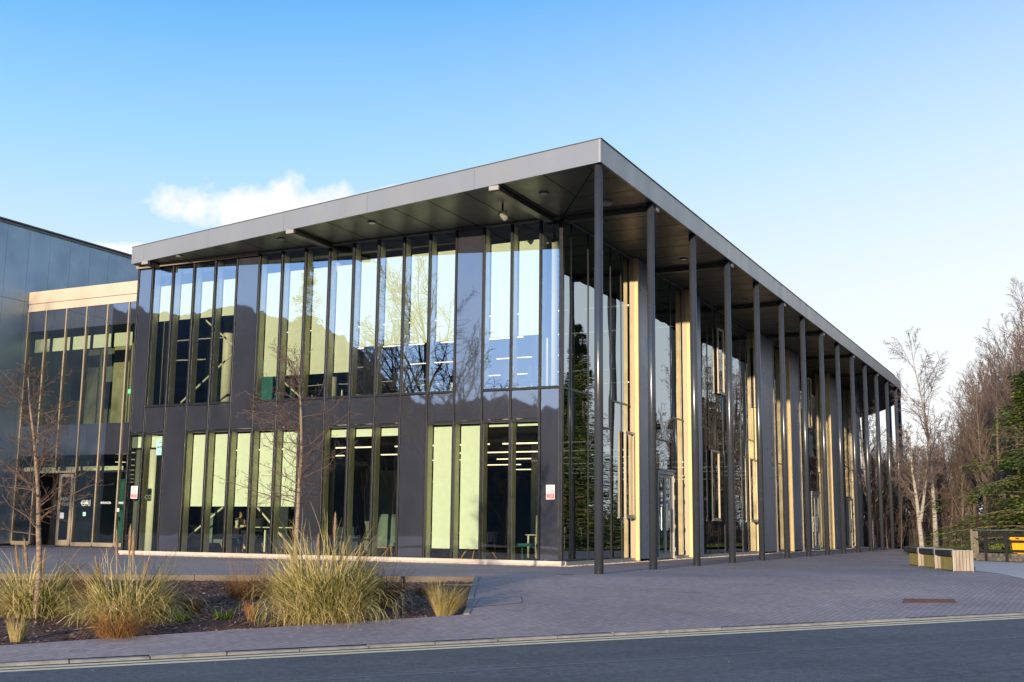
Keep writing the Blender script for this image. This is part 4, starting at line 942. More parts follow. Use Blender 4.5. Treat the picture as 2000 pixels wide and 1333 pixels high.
# people: one skinned body each, clothing as children
def skinmesh(V, E, rad, sub=2):
    me = bpy.data.meshes.new('sk'); bm = bmesh.new(); sk = bm.verts.layers.skin.verify()
    vs = []
    for p, r in zip(V, rad):
        v = bm.verts.new(p); v[sk].radius = r if hasattr(r, '__len__') else (r, r); vs.append(v)
    vs[0][sk].use_root = True
    for a, b in E: bm.edges.new((vs[a], vs[b]))
    bm.to_mesh(me); bm.free(); o = bpy.data.objects.new('sk', me); COL.objects.link(o)
    o.modifiers.new('s', 'SKIN').use_smooth_shade = True; o.modifiers.new('u', 'SUBSURF').levels = sub; o.modifiers['u'].render_levels = sub
    bpy.context.view_layer.update()
    m2 = bpy.data.meshes.new_from_object(o.evaluated_get(bpy.context.evaluated_depsgraph_get())); bpy.data.objects.remove(o); return m2
def person(loc, rz, seat, lab, top, legs, lean=.05, reach=.42, headturn=0):
    t = local(thing('person', loc, lab, 'person', None, rz)); h = seat
    V = [(0,0,h+.08),(.01,0,h+.22),(lean,0,h+.42),(lean*1.6,0,h+.54),(lean*1.9+.01,0,h+.61),(lean*2+.02,0,h+.69),(lean*2+.015,0,h+.79)]; rad = [(.15,.12),(.13,.10),(.15,.10),(.058,.058),(.062,.066),(.082,.098),(.055,.07)]
    E = [(0,1),(1,2),(2,3),(3,4),(4,5),(5,6)]
    arms = []; legsI = []
    for s in (-1,1):
        i = len(V); V += [(lean,s*.17,h+.47),(lean+.10,s*.23,h+.24),(lean+.10+reach*.6,s*.17,h+.26),(lean+.10+reach*.78,s*.15,h+.27)]; rad += [.060,.044,.030,(.036,.018)]
        E += [(2,i),(i,i+1),(i+1,i+2),(i+2,i+3)]; arms.append(i)
        for k, dy in enumerate((-.024,-.008,.008,.024)):
            j = len(V); L = (.05,.06,.055,.042)[k]; V += [(lean+.10+reach*.78+.05,s*.15+dy,h+.27),(lean+.10+reach*.78+.05+L,s*.15+dy*1.2,h+.255)]; rad += [.0095,.007]; E += [(i+3,j),(j,j+1)]
        j = len(V); V += [(lean+.10+reach*.78+.02,s*.15-s*.04,h+.265),(lean+.10+reach*.78+.055,s*.15-s*.05,h+.255)]; rad += [.011,.008]; E += [(i+3,j),(j,j+1)]
        i = len(V); V += [(.06,s*.09,h+.06),(.42,s*.12,h+.05),(.38,s*.12,h-.38),(.36,s*.12,h-.46),(.54,s*.13,h-.48)]; rad += [.088,.062,.042,.045,.035]; E += [(0,i),(i,i+1),(i+1,i+2),(i+2,i+3),(i+3,i+4)]; legsI.append(i)
    me = skinmesh(V, E, rad); me.materials.append(M['skin']); b = bpy.data.objects.new('body', me); COL.objects.link(b); b.parent = t
    def sub(name, idx, k, mat):
        mp = {v:i for i,v in enumerate(idx)}; me = skinmesh([V[i] for i in idx], [(mp[a],mp[c]) for a,c in E if a in mp and c in mp], [(tuple(q+k for q in rad[i]) if hasattr(rad[i],'__len__') else rad[i]+k) for i in idx]); me.materials.append(M[mat]); o = bpy.data.objects.new(name, me); COL.objects.link(o); o.parent = t; return o
    sub('jumper', [0,1,2]+[a+k for a in arms for k in (0,1,2)], .016, top); sub('trousers', [0]+[a+k for a in legsI for k in (0,1,2)], .014, legs); 
    for a in legsI: sub('shoe', [a+3,a+4], .012, 'signwhite' if top == 'jumper' else 'black')
    hx, hz = lean*2+.02, h+.72
    hb = MB(); hb.ball((hx-.022,0,hz+.028), .102, 12, 1.12); o = hb.build('hair', M['hair'], t, smooth=True); o.scale = (1,.86,1)
    f = MB(); f.tube([(hx+.078,0,hz+.0),(hx+.108,0,hz-.035),(hx+.082,0,hz-.045)], [.010,.016,.012], 6); f.build('nose', M['skin'], t, smooth=True)
    for s in (-1,1): MB().ball((hx+.074,s*.032,hz-.002), .010, 6).build('eye', M['signgrey'], t, smooth=True); MB().ball((hx+.0,s*.080,hz-.02), .022, 6, 1.3).build('ear', M['skin'], t, smooth=True)
    MB().tube([(hx+.082,-.024,hz-.072),(hx+.088,0,hz-.073),(hx+.082,.024,hz-.072)], .006, 6).build('mouth', M['red'], t)
    return t
def stool(x, y, seat, rz, lab):
    t = local(thing('stool', (x,y,.122), lab, 'stool', None, rz)); MB().box(-.2,-.2,seat-.16,.2,.2,seat-.11).box(-.22,-.2,seat-.10,-.18,.2,seat+.22).build('seat', M['darkfab'], t, bevel=.015)
    for sx in (-1,1):
        for sy in (-1,1): MB().tube([(sx*.15,sy*.15,seat-.16),(sx*.2,sy*.2,0)], .012, 6).build('leg', M['teal'], t)
for loc, rz, lab, top, legs, sl in (((-15.95,6.35,.122),0,'person in a cream jumper seated at the high table facing right','jumper','dark_cloth','teal legged stool under the person in the cream jumper'),
        ((-14.15,7.75,.122),-100,'person in a black top seated behind the high table facing the window','dark_cloth','dark_cloth','teal legged stool under the person in black'),
        ((-12.75,5.75,.122),95,'person in a pale shirt seated with their back to the window','jumper','dark_cloth','teal legged stool under the person with their back turned')):
    person(loc, R(rz), .62, lab, top, legs); stool(loc[0], loc[1], .62, R(rz), sl)
# ------------------------------------------------------------------ bare trees
def m_bark(name, base, mark=None, sc=7):
    m, nt, b, out = nodes(name); v = coords(nt, (1,1,3.5))
    c = ramp(nt, noise(nt, v, sc, 5, .65), [(.35, mark or tuple(q*.5 for q in base)), (.50, base), (.8, tuple(min(1,q*1.2) for q in base))])
    nt.links.new(c, b.inputs['Base Color']); b.inputs['Roughness'].default_value = .9
    bp = N(nt, 'ShaderNodeBump', Strength=.5, Distance=.02); nt.links.new(noise(nt, v, 30, 4), bp.inputs['Height']); nt.links.new(bp.outputs[0], b.inputs['Normal']); return m
M['birch'] = m_bark('birch_bark', (.34,.305,.265), (.05,.045,.04), 5); M['birchtwig'] = pm('birch_twig', (.16,.115,.10), .9, world=False)
M['bark'] = m_bark('wood_bark', (.135,.105,.075)); M['twig'] = pm('wood_twig', (.135,.088,.072), .9, world=False)
M['youngbark'] = m_bark('young_bark', (.26,.19,.13), (.09,.06,.05), 9); M['youngtwig'] = pm('young_twig', (.13,.082,.062), .85, world=False)
def grow(P, D, L, r, lev, st, rng, out):
    """out: list of MB per level; st: list of dicts per level"""
    q = st[lev]; n = q.get('seg', 5); pts = [Vector(P)]; rad = [r]; d = Vector(D).normalized()
    for i in range(n):
        w = q.get('wig', .15)
        d = (d + Vector((rng.uniform(-w,w), rng.uniform(-w,w), rng.uniform(-w,w)*.6 + q.get('up',0)))).normalized()
        pts.append(pts[-1] + d*(L/n)); rad.append(max(q.get('rmin',.003), r*(1-(i+1)/n*q.get('taper',.8))))
    out[lev].tube(pts, rad, q.get('n',4), cap=lev < 1)
    if lev+1 < len(st):
        k = q['kids']; k = k if isinstance(k, int) else rng.randint(*k)
        for j in range(k):
            f = q.get('from',.3) + (1-q.get('from',.3))*(j+rng.random()*.8)/k; f = min(f, .99)
            i = min(int(f*n), n-1); fr = f*n-i; p = pts[i].lerp(pts[i+1], fr); t = (pts[i+1]-pts[i]).normalized()
            a = rng.uniform(0, 6.28); o = t.orthogonal().normalized(); o = (Matrix.Rotation(a, 3, t) @ o)
            ang = R(q.get('ang',45))*rng.uniform(.75,1.25); dd = t*math.cos(ang)+o*math.sin(ang)
            ln = L*q.get('ratio',.5)*(1-.55*f if q.get('cone',1) else 1)*rng.uniform(.7,1.25)
            rr = min(rad[i]*.75, max(st[lev+1].get('rmin',.003), r*(1-f*.7)*q.get('rr',.45)))
            grow(p, dd, ln, rr, lev+1, st, rng, out)
def tree(name, loc, label, cat, st, L, r, seed, barkm, twigm, D=(0,0,1), group=None, split=1, extra=()):
    t = local(thing(name, loc, label, cat, group)); rng = random.Random(seed); out = [MB() for _ in st]
    grow((0,0,-.15), D, L, r, 0, st, rng, out)
    for (P0, D0, L0, r0, lv) in extra: grow(P0, D0, L0, r0, lv, st, rng, out)
    a, b = MB(), MB()
    for i, m in enumerate(out): (a if i < split else b).add(m.v, m.f)
    a.build('trunk', M[barkm], t, smooth=True); b.build('crown', M[twigm], t, smooth=True); return t
YOUNG = [dict(seg=16,wig=.05,kids=42,ang=68,ratio=.36,n=8,taper=.80,rr=.27,**{'from':.36}), dict(seg=8,wig=.26,up=.05,kids=10,ang=52,ratio=.42,n=5,taper=.6,rr=.6,rmin=.0045,**{'from':.12}), dict(seg=5,wig=.28,up=.04,kids=4,ang=50,ratio=.34,n=3,taper=.5,rmin=.0032,**{'from':.2}), dict(seg=2,wig=.2,n=3,taper=.4,rmin=.0028)]
p = gp(70,1196); tree('young_tree', (p[0],p[1],bz(p[0],p[1])), 'bare young tree with thin trunk in the left part of the bark bed', 'tree', YOUNG, 3.75, .052, 21, 'youngbark', 'youngtwig', (.018,.012,1))
p = gp(573,1155); tree('young_tree', (p[0],p[1],bz(p[0],p[1])), 'bare young tree with lichen on its trunk behind the biggest pampas clump', 'tree', YOUNG, 4.45, .050, 33, 'youngbark', 'youngtwig', (-.01,.01,1))
BIRCH = [dict(seg=14,wig=.045,kids=24,ang=42,ratio=.36,n=9,taper=.9,rr=.33,**{'from':.24}), dict(seg=9,wig=.14,up=.05,kids=9,ang=42,ratio=.42,n=5,taper=.85,rr=.4,rmin=.012,**{'from':.25}), dict(seg=6,wig=.2,up=-.03,kids=8,ang=45,ratio=.5,n=3,taper=.7,rmin=.009,**{'from':.15}), dict(seg=5,wig=.18,up=-.16,n=3,taper=.4,rmin=.007)]
def gpt(px, d): P = at(px, 1040, d); return P[0], P[1]
x, y = gpt(1800, 68); tree('birch_tree', (x,y,.1), 'white barked birch with a forked trunk, nearest tree to the end of the canopy', 'tree', BIRCH, 6.6, .15, 5, 'birch', 'birchtwig', (-.09,-.05,1), split=1, extra=[((-.02,0,1.5),(.16,.1,1),5.4,.10,0)])
x, y = gpt(1826, 71); tree('birch_tree', (x,y,.1), 'tall white barked birch with a straight trunk and wispy top', 'tree', BIRCH, 11.6, .15, 12, 'birch', 'birchtwig', (.035,0,1), split=1)
x, y = gpt(1706, 72); tree('birch_tree', (x,y,.1), 'white barked birch seen between the last dark columns', 'tree', BIRCH, 9.5, .14, 17, 'birch', 'birchtwig', (-.08,0,1), split=1)
# dense wood behind: a few grown trees, copied one by one
WOOD = [dict(seg=10,wig=.06,kids=18,ang=34,ratio=.46,n=6,taper=.88,rr=.38,**{'from':.25}), dict(seg=6,wig=.14,up=.10,kids=10,ang=36,ratio=.42,n=4,taper=.85,rr=.4,rmin=.012,**{'from':.2}), dict(seg=4,wig=.2,up=.05,kids=6,ang=38,ratio=.5,n=3,taper=.6,rmin=.010,**{'from':.15}), dict(seg=2,wig=.2,up=.03,n=3,taper=.4,rmin=.009)]
THIN = [dict(seg=8,wig=.07,kids=14,ang=40,ratio=.34,n=5,taper=.9,rr=.4,**{'from':.12}), dict(seg=5,wig=.18,up=.08,kids=7,ang=40,ratio=.45,n=3,taper=.8,rmin=.010,**{'from':.15}), dict(seg=3,wig=.22,kids=5,ang=42,ratio=.5,n=3,taper=.5,rmin=.008), dict(seg=2,wig=.2,n=3,rmin=.007)]
protos = []
for k in range(4): protos.append(tree('bare_tree', (0,0,0), 'bare brown broadleaf tree in the dense wood beyond the lawn', 'tree', WOOD, 12.0, .20, 100+k, 'bark', 'twig', (0,0,1), 'bare trees in the wood', split=2))
thins = []
for k in range(3): thins.append(tree('bare_sapling', (0,0,0), 'thin bare young tree in the undergrowth of the wood', 'tree', THIN, 7.0, .06, 200+k, 'bark', 'twig', (0,0,1), 'bare saplings in the wood', split=1))
rng = random.Random(77); used = set()
def place(pl, k, x, y, z, sc, sz=None):
    o = pl[k] if (id(pl), k) not in used else dup(pl[k]); used.add((id(pl), k))
    o.location = (x,y,z); o.rotation_euler = (0,0,rng.uniform(0,6.28)); o.scale = (sc,sc,sz or sc)
for i in range(96):          # seen in the frame
    d = rng.uniform(84,142); px = rng.uniform(1640,2080); x, y = gpt(px, d)
    if x < -9 and y < 72: continue
    hgt = (7.5 if px < 1850 else 7.5+(px-1850)*.055)*(d/100)*rng.uniform(.78,1.08)*.90
    place(protos, rng.randrange(4), x, y, -.1, hgt/12.0*rng.uniform(.85,1.05), hgt/12.0)
for i in range(70):
    d = rng.uniform(74,112); px = rng.uniform(1650,1990); x, y = gpt(px, d); place(thins, rng.randrange(3), x, y, -.1, rng.uniform(.45,.95))
for px, d, h in ((1930,78,15.2),(1972,74,16.6),(2010,72,17),(1905,88,14.5),(1950,92,18),(1880,84,12.5),(1995,86,18.5),(1862,90,12.8)):
    x, y = gpt(px, d); place(protos, rng.randrange(4), x, y, -.1, h/18.5*.95, h/18.0)
for i in range(30):          # right of the frame: seen in the glass of the long side
    y = rng.uniform(58,112); x = rng.uniform(14,52); sl_p = (x+2.8)/(y-8); h = rng.uniform(12,18) if sl_p < .345 else rng.uniform(4,6.5); place(protos, rng.randrange(4), x, y, -.2, h/15.5, h/15.5)
# undergrowth
ug = MB(); rng = random.Random(31)
for i in range(5200):
    d = rng.uniform(80,118); px = rng.uniform(1640,2100); x, y = gpt(px, d)
    h = rng.uniform(.6,3.2)*(.6+.4*rng.random()); dx, dy = rng.uniform(-.5,.5), rng.uniform(-.5,.5)
    ug.tube([(x,y,0),(x+dx*.4,y+dy*.4,h*.6),(x+dx,y+dy,h)], [.02,.014,.008], 3, cap=False)
tag(ug.build('undergrowth', M['twig']), 'dense brown bramble undergrowth at the foot of the wood', 'undergrowth', kind='stuff')
lf = MB()
for i in range(14000):
    d = rng.uniform(86,122); px = rng.uniform(1620,2120); x, y = gpt(px, d); z = rng.uniform(0,1)**1.6*3.6; a = Vector((rng.uniform(-1,1),rng.uniform(-1,1),rng.uniform(-1,1))).normalized()*rng.uniform(.06,.16); b = a.orthogonal().normalized()*.07
    p = Vector((x,y,z)); lf.add([p-a,p+b,p+a,p-b], [(0,1,2,3)])
M['deadleaf'] = foliage('dead_leaf', [(.03,.02,.014),(.07,.045,.03),(.12,.075,.045)], trans=.1)
tag(lf.build('dead_foliage', M['deadleaf']), 'withered brown foliage hanging low in the wood', 'undergrowth', kind='stuff')
# ------------------------------------------------------------------ conifers
M['needle'] = foliage('needle', [(.018,.036,.010),(.065,.105,.020),(.15,.20,.034),(.28,.31,.055)], trans=.2, scale=.8); M['conbark'] = m_bark('conifer_bark', (.12,.085,.06))
M['needle_dark'] = foliage('needle_dark', [(.010,.022,.010),(.025,.048,.016),(.045,.075,.022)], trans=.15, scale=.8)
def conifer(loc, label, H, Rr, seed, low=.02, mat='needle', group=None, dens=1.0, droop=.25):
    t = local(thing('conifer_tree', loc, label, 'tree', group)); rng = random.Random(seed)
    tk = MB(); tk.tube([(0,0,-.2),(0,0,H*.5),(0,0,H)], [H*.018,H*.011,.02], 8); fo = MB(); z = H*low
    while z < H*.985:
        f = z/H; br = Rr*(1-f)**.8*rng.uniform(.75,1.15)+.12
        for k in range(rng.randint(7,9)):
            a = rng.uniform(0,6.28); L = br*rng.uniform(.45,1.15); z_ = z; z = z_+rng.uniform(-.15,.15); dx, dy = math.cos(a), math.sin(a); n = max(4,int(L/.28)); pts = []; rise = rng.uniform(-.05,.25)
            for i in range(n+1):
                u = i/n; pts.append(Vector((dx*L*u, dy*L*u, z+rise*L*u-droop*L*u*u+.10*L*max(0,u-.6))))
            tk.tube(pts, [max(.006,.022*L*(1-i/n)*.6) for i in range(n+1)], 4, cap=False)
            for i in range(1, n+1):
                u = i/n; wdt = (.20+.36*L*(1-abs(u-.45)*1.1))*.55
                for q in range(int(rng.randint(8,12)*dens)):
                    s = rng.uniform(-1,1); p = pts[i].lerp(pts[i-1], rng.random())+Vector((-dy,dx,0))*s*wdt+Vector((0,0,-abs(s)*wdt*.45+rng.uniform(-.28,.14)))
                    dirv = (Vector((dx,dy,-.25))+Vector((-dy,dx,0))*s*1.1+Vector((rng.uniform(-.3,.3),rng.uniform(-.3,.3),rng.uniform(-.35,.25)))).normalized()
                    l = rng.uniform(.12,.30); sd = dirv.cross(Vector((rng.uniform(-.4,.4),rng.uniform(-.4,.4),1))).normalized()*rng.uniform(.035,.07)
                    fo.add([p-sd*.4,p+dirv*l*.5-sd,p+dirv*l,p+dirv*l*.5+sd], [(0,1,2,3)])
        z += rng.uniform(.20,.34)*(1 if f < .8 else .7)*(1+.012*H)
    tk.build('trunk', M['conbark'], t); fo.build('foliage', M[mat], t); return t
x, y = gpt(2010, 55); conifer((x+.2,y,-.15), 'dark green spreading conifer behind the timber railing', 8.5, 4.6, 3, .10, dens=1.5, droop=.28)
x, y = gpt(2125, 62); conifer((x,y,-.15), 'broad green conifer just beyond the right edge of the lawn', 11, 3.6, 4, .04)
cz = conifer((20.5,60,-.2), 'tall conifer right of the plaza, mirrored in the end of the glass front', 18.0, 2.5, 6, .05, 'needle_dark', dens=1.1)
for x, y, s, lab in ((12.6,55,.55,'small dense conifer between lawn and wood, mirrored in the long glass front'),(16.5,72,.66,'mid sized dark conifer at the edge of the wood'),(27,74,.9,'tall dark conifer deep in the wood right of the plaza'),(11.5,86,.62,'dark conifer standing among the bare trees'),(33,58,.8,'dark conifer at the right end of the wood'),(11,68,.62,'dense conifer right of the lawn, mirrored between the second and third columns'),(15,79,.74,'dark conifer beyond the lawn among bare trunks'),(20,93,.86,'tallest dark conifer at the back of the wood'),(17.5,63,.50,'short bushy conifer in front of the wood'),(13.5,90,.78,'dark conifer behind the short bushy one')):
    o = dup(cz); o.location = (x,y,-.2); o.scale = (s,s,s); o.rotation_euler = (0,0,x*3.1); o['label'] = lab
hg = local(thing('laurel_hedge', (27,58,-.2), 'tall dark evergreen hedge right of the plaza, mirrored low in the long glass front', 'hedge')); rng = random.Random(61); h1, h2 = MB(), MB()
for i in range(60):
    x0 = rng.uniform(-13,16); y0 = .35*x0+rng.uniform(-.8,.8); h2.tube([(x0,y0,-.1),(x0+rng.uniform(-.3,.3),y0,2.2)], [.05,.02], 4, cap=False)
for i in range(9000):
    x0 = rng.uniform(-14,17); y0 = .35*x0+rng.uniform(-1.1,1.1); z0 = rng.random()**.8*(3.0+.7*mnoise.noise((x0*.6,0,0))); d = Vector((rng.uniform(-1,1),rng.uniform(-1,1),rng.uniform(-.5,.8))).normalized()*rng.uniform(.10,.2); o = d.orthogonal().normalized()*.06; p = Vector((x0,y0,z0)); h1.add([p,p+d*.5+o,p+d,p+d*.5-o], [(0,1,2,3)])
h2.build('stem', M['conbark'], hg); h1.build('foliage', M['needle_dark'], hg)
# across the road behind the camera: what the front glass mirrors
conifer((-45.6,-41,-1), 'tall conifer across the road, mirrored in the front glass left of its middle', 24.0, 4.6, 9, .06, 'needle_dark', dens=.9)
BIG = [dict(seg=10,wig=.08,kids=17,ang=36,ratio=.55,n=8,taper=.9,rr=.45,**{'from':.22}), dict(seg=9,wig=.16,up=.07,kids=11,ang=40,ratio=.42,n=5,taper=.85,rr=.42,rmin=.024,**{'from':.2}), dict(seg=6,wig=.2,up=.02,kids=9,ang=42,ratio=.48,n=3,taper=.7,rmin=.017,**{'from':.12}), dict(seg=4,wig=.2,up=-.08,n=3,taper=.4,rmin=.013)]
for x, y, h, sd, lab in ((-34.2,-42,19.5,301,'tall bare birch across the road, mirrored in the dark upright panel of the front'),(-38.5,-43,17,302,'bare tree across the road, mirrored in the middle of the front glass'),(-42,-46,15,305,'slim bare tree across the road next to the tall conifer'),(-29.5,-40,13.5,303,'bare tree across the road, mirrored near the corner of the front'),(-25.6,-38,9.5,304,'small bare tree across the road, mirrored beside the corner mullion')):
    tree('bare_tree', (x,y,-1), lab, 'tree', BIG, h, .022*h, sd, 'bark', 'twig', (.02,0,1), split=2)
hl = MB(); nx = 260; prof = []
for i in range(nx+1):
    az = 8+62*i/nx     # degrees from -Y towards -X
    e = 1.2+5.9*min(1,max(0,(az-12)/11)) + 4.3*min(1,max(0,(az-32.5)/6)) + .28*math.sin(az*.9+1)+.06*math.sin(az*7.3)+.07*math.sin(az*19)+.06*math.sin(az*31+2)
    prof.append((az, e))
rows = [(120,0),(150,.18),(185,.5),(225,.8),(262,1.0),(300,.95),(420,.2)]
vs = [];
for rr_, f in rows:
    for az, e in prof:
        z = -3+f*(262*math.tan(R(e))+4); vs.append((-3-math.sin(R(az))*rr_, 0-math.cos(R(az))*rr_, z))
hl.add(vs, [(j*(nx+1)+i, j*(nx+1)+i+1, (j+1)*(nx+1)+i+1, (j+1)*(nx+1)+i) for j in range(len(rows)-1) for i in range(nx)])
struct(hl.build('hill', pm('hill_woods', (.035,.033,.022), .95, 0, .3, .08), smooth=True))
# ------------------------------------------------------------------ grasses in the bed
M['pampas'] = foliage('pampas_blade', [(.05,.066,.018),(.15,.165,.042),(.36,.30,.10),(.62,.49,.22),(.80,.66,.40)], trans=.25, scale=2.2)
M['plume'] = foliage('pampas_plume', [(.34,.22,.13),(.50,.36,.22),(.62,.48,.32)], trans=.3, scale=5); M['stalk'] = pm('pampas_stalk', (.46,.33,.15), .7)
M['brownblade'] = foliage('brown_blade', [(.10,.045,.016),(.26,.125,.042),(.44,.25,.095)], trans=.2, scale=4); M['strawblade'] = foliage('straw_blade', [(.16,.15,.04),(.36,.28,.11),(.52,.41,.20)], trans=.25, scale=4)
M['redblade'] = foliage('red_blade', [(.08,.028,.014),(.17,.066,.03),(.26,.125,.055)], trans=.2, scale=4); M['greenblade'] = foliage('green_leaf', [(.04,.09,.012),(.09,.17,.02),(.17,.25,.05)], trans=.25, scale=5)
def tuft(mb, n, h, spread, w, rng, droop=.8, base=.08, seg=5, lean=(0,0), curl=.2):
    for i in range(n):
        a = rng.uniform(0,6.28); b = base*math.sqrt(rng.random()); x0, y0 = b*math.cos(a), b*math.sin(a); a2 = a+rng.uniform(-.9,.9)
        L = h*(rng.uniform(.45,1.0) if rng.random() < .85 else rng.uniform(.9,1.3)); tilt = spread*math.sqrt(rng.random()); az = a2; el = math.pi/2-tilt; p = Vector((x0,y0,-.03)); ww = w*rng.uniform(.5,1.2); pts = [p.copy()]
        dr = droop*rng.uniform(.35,1.3); cu = rng.gauss(0,1)*curl
        for k in range(seg):
            u = (k+1)/seg; d = Vector((math.cos(az)*math.cos(el)+lean[0]*u, math.sin(az)*math.cos(el)+lean[1]*u, math.sin(el))).normalized(); p = p+d*(L/seg); pts.append(p.copy())
            el -= dr*(.25+u*u*1.5)*2.4/seg*(.45+tilt)+cu*u*u*rng.uniform(.2,1.2); az += rng.uniform(-.25,.25)*(.6+curl)+cu*u*.8
        sd = Vector((-math.sin(a2),math.cos(a2),0)).lerp(Vector((CR[0],CR[1],0)), .5).normalized()
        n0 = len(mb.v)
        for k, q in enumerate(pts):
            t = ww*(1-(k/seg)**1.6)+.0008; q.z = max(q.z, -.03); mb.v += [tuple(q-sd*t), tuple(q+sd*t)]
        for k in range(seg): mb.f.append((n0+2*k, n0+2*k+1, n0+2*k+3, n0+2*k+2))
def plume(parent, x, y, h, lx, ly, rng, L=.42):
    top = Vector((x+lx,y+ly,h)); b = Vector((x,y,.05)); m_ = b.lerp(top,.55)+Vector((-lx*.15,-ly*.15,.02)); ax = (top-m_).normalized()
    s = MB(); s.tube([b,m_,top-ax*L*.9], [.007,.006,.004], 5); o = s.build('stalk', M['stalk'], parent)
    p = MB()
    for i in range(560):
        u = rng.random(); c = top-ax*L*(1-u); rr = .040*math.sin(math.pi*min(1,(u*.9+.08)))**.8*rng.uniform(.3,1); a = rng.uniform(0,6.28); o1 = ax.orthogonal().normalized(); o2 = ax.cross(o1); rd = o1*math.cos(a)+o2*math.sin(a)
        q = c+rd*rr*.4; e = q+ax*rng.uniform(.03,.07)+rd*rr*1.0; sdv = ax.cross(rd)*.003; p.add([q-sdv,q+sdv,e], [(0,1,2)])
    p.tube([top-ax*L, top-ax*L*.5, top-ax*.02], [.010,.022,.004], 6); p.build('plume', M['plume'], o)
def bedpt(px, py): P = gp(px, py); return (P[0],P[1],bz(P[0],P[1]))
def pampas(px, py, lab, n, h, spr, base, plumes, seed, lean=(0,0)):
    loc = bedpt(px,py); t = local(thing('pampas_grass', loc, lab, 'ornamental grass')); rng = random.Random(seed); mb = MB()
    tuft(mb, int(n*.5), h*.95, spr*.85, .0085, rng, .85, base, 6, lean, .1); tuft(mb, int(n*.34), h*1.15, spr*1.2, .0058, rng, 1.15, base, 9, lean, .55); tuft(mb, n//8, h*1.05, spr*.5, .007, rng, .3, base, 7, lean, .3); mb.build('foliage', M['pampas'], t)
    mb = MB(); tuft(mb, n//3, h*.62, 1.5, .0075, rng, .5, base*1.5, 6, lean, .3); mb.build('dead_thatch', M['strawblade'], t)
    D = math.hypot(loc[0]-CAM[0], loc[1]-CAM[1])
    for bx, by, tx, ty in plumes:
        T = at(tx, ty, D-.1); Bp = at(bx, by, D-.1); plume(t, Bp[0]-loc[0], Bp[1]-loc[1], T[2]-loc[2], T[0]-Bp[0], T[1]-Bp[1], rng)
    return t
pampas(70,1188,'big pampas clump round the trunk of the left young tree',1500,.95,1.05,.30,[(42,1150,31,1068),(58,1140,48,1058),(78,1150,88,1075)],1)
pampas(250,1200,'wide pampas clump with pale plumes in front of the leftmost windows',2000,.98,1.1,.36,[(231,1115,228,1038),(252,1110,255,1030),(262,1110,261,1041),(206,1140,187,1093),(270,1150,292,1088)],2)
pampas(632,1205,'biggest pampas clump, tall and bushy, in the middle of the bed',3300,1.28,.70,.38,[(615,1170,572,1037),(608,1160,551,1046),(600,1150,562,1093),(652,1130,655,1005),(655,1150,671,1063),(604,1180,600,1090),(690,1130,704,1066),(625,1120,622,1048)],3)
def grass(name, px, py, lab, mat, n, h, spr, seed, base=.10, droop=.5, w=.003, lean=(0,0), cat='ornamental grass', extra=None):
    t = local(thing(name, bedpt(px,py), lab, cat)); mb = MB(); rng = random.Random(seed); tuft(mb, n, h, spr, w, rng, droop, base, 5, lean); mb.build('foliage', M[mat], t)
    if extra: m2 = MB(); tuft(m2, extra[1], extra[2], extra[3], .0014, rng, .15, base, 4); m2.build('seed_stems', M[extra[0]], t)
    return t
grass('feather_grass',868,1194,'pale feather grass leaning right at the right end of the bed','strawblade',900,.62,.60,41,.10,.35,.0022,(.35,.1))
grass('tuft_grass',832,1156,'low rusty grass tuft against the back edge near the bed corner','brownblade',420,.34,.9,42,.10,.8,.003)
grass('tuft_grass',748,1180,'dark red stemmed grass beside the biggest pampas clump','redblade',520,.75,.55,43,.16,.5,.0028,extra=('redblade',46,1.15,.28))
grass('tuft_grass',487,1158,'rust brown bushy grass with tall wisps near the back edge','brownblade',1100,.62,.90,44,.28,.8,.0028,extra=('brownblade',50,1.05,.3))
grass('tuft_grass',560,1150,'olive brown grass tucked behind the lichen covered young tree','brownblade',420,.45,.9,45,.18,.8,.003)
grass('tuft_grass',228,1243,'round tangled brown grass at the front of the bed','brownblade',900,.62,.75,46,.15,.9,.0026)
grass('tuft_grass',33,1244,'short golden upright tuft at the front left of the bed','strawblade',320,.34,.35,47,.07,.2,.0026)
grass('tuft_grass',160,1150,'dark red grass between the two left pampas clumps','redblade',360,.62,.75,48,.16,.6,.0028,extra=('redblade',30,.8,.4))
grass('tuft_grass',492,1200,'small upright brown tuft left of the biggest pampas clump','brownblade',320,.30,.35,49,.06,.2,.0028)
grass('tuft_grass',374,1188,'small rusty tuft with wisps behind the low green plant','redblade',300,.32,.6,50,.10,.4,.0028,extra=('brownblade',24,.55,.3))
for px, py, sd, lab in ((356,1202,51,'low bright green plant with a rusty tuft behind it'),(437,1198,52,'low bright green plant alone on open bark'),):
    t = local(thing('green_plant', bedpt(px,py), lab, 'plant')); mb = MB(); rng = random.Random(sd); tuft(mb, 130, .20, 1.0, .010, rng, .5, .09, 4); mb.build('foliage', M['greenblade'], t)
for px, py, lab in ((430,1226,'fallen grey plume lying at the front edge of the bed'),(160,1222,'fallen pale plume lying on bark left of the round brown grass')):
    P0 = bedpt(px,py); t = local(thing('fallen_plume', P0, lab, 'plume')); rng = random.Random(px); p = MB(); ax = Vector((.8,.5,.10)).normalized()
    for i in range(320):
        u = rng.random(); c = ax*(.34*u)+Vector((0,0,.03)); rd = Vector((rng.uniform(-1,1),rng.uniform(-1,1),rng.uniform(-.3,1))).normalized(); rr = .03*math.sin(math.pi*min(1,u*.9+.08)); e = c+rd*rr+ax*.04; sdv = ax.cross(rd)*.003; p.add([c-sdv,c+sdv,e], [(0,1,2)])
    p.build('plume_head', M['plume'], t); MB().tube([ax*.02+Vector((0,0,.03)), ax*-.35+Vector((0,0,.01))], .005, 5).build('stalk', M['stalk'], t)
stk = MB()
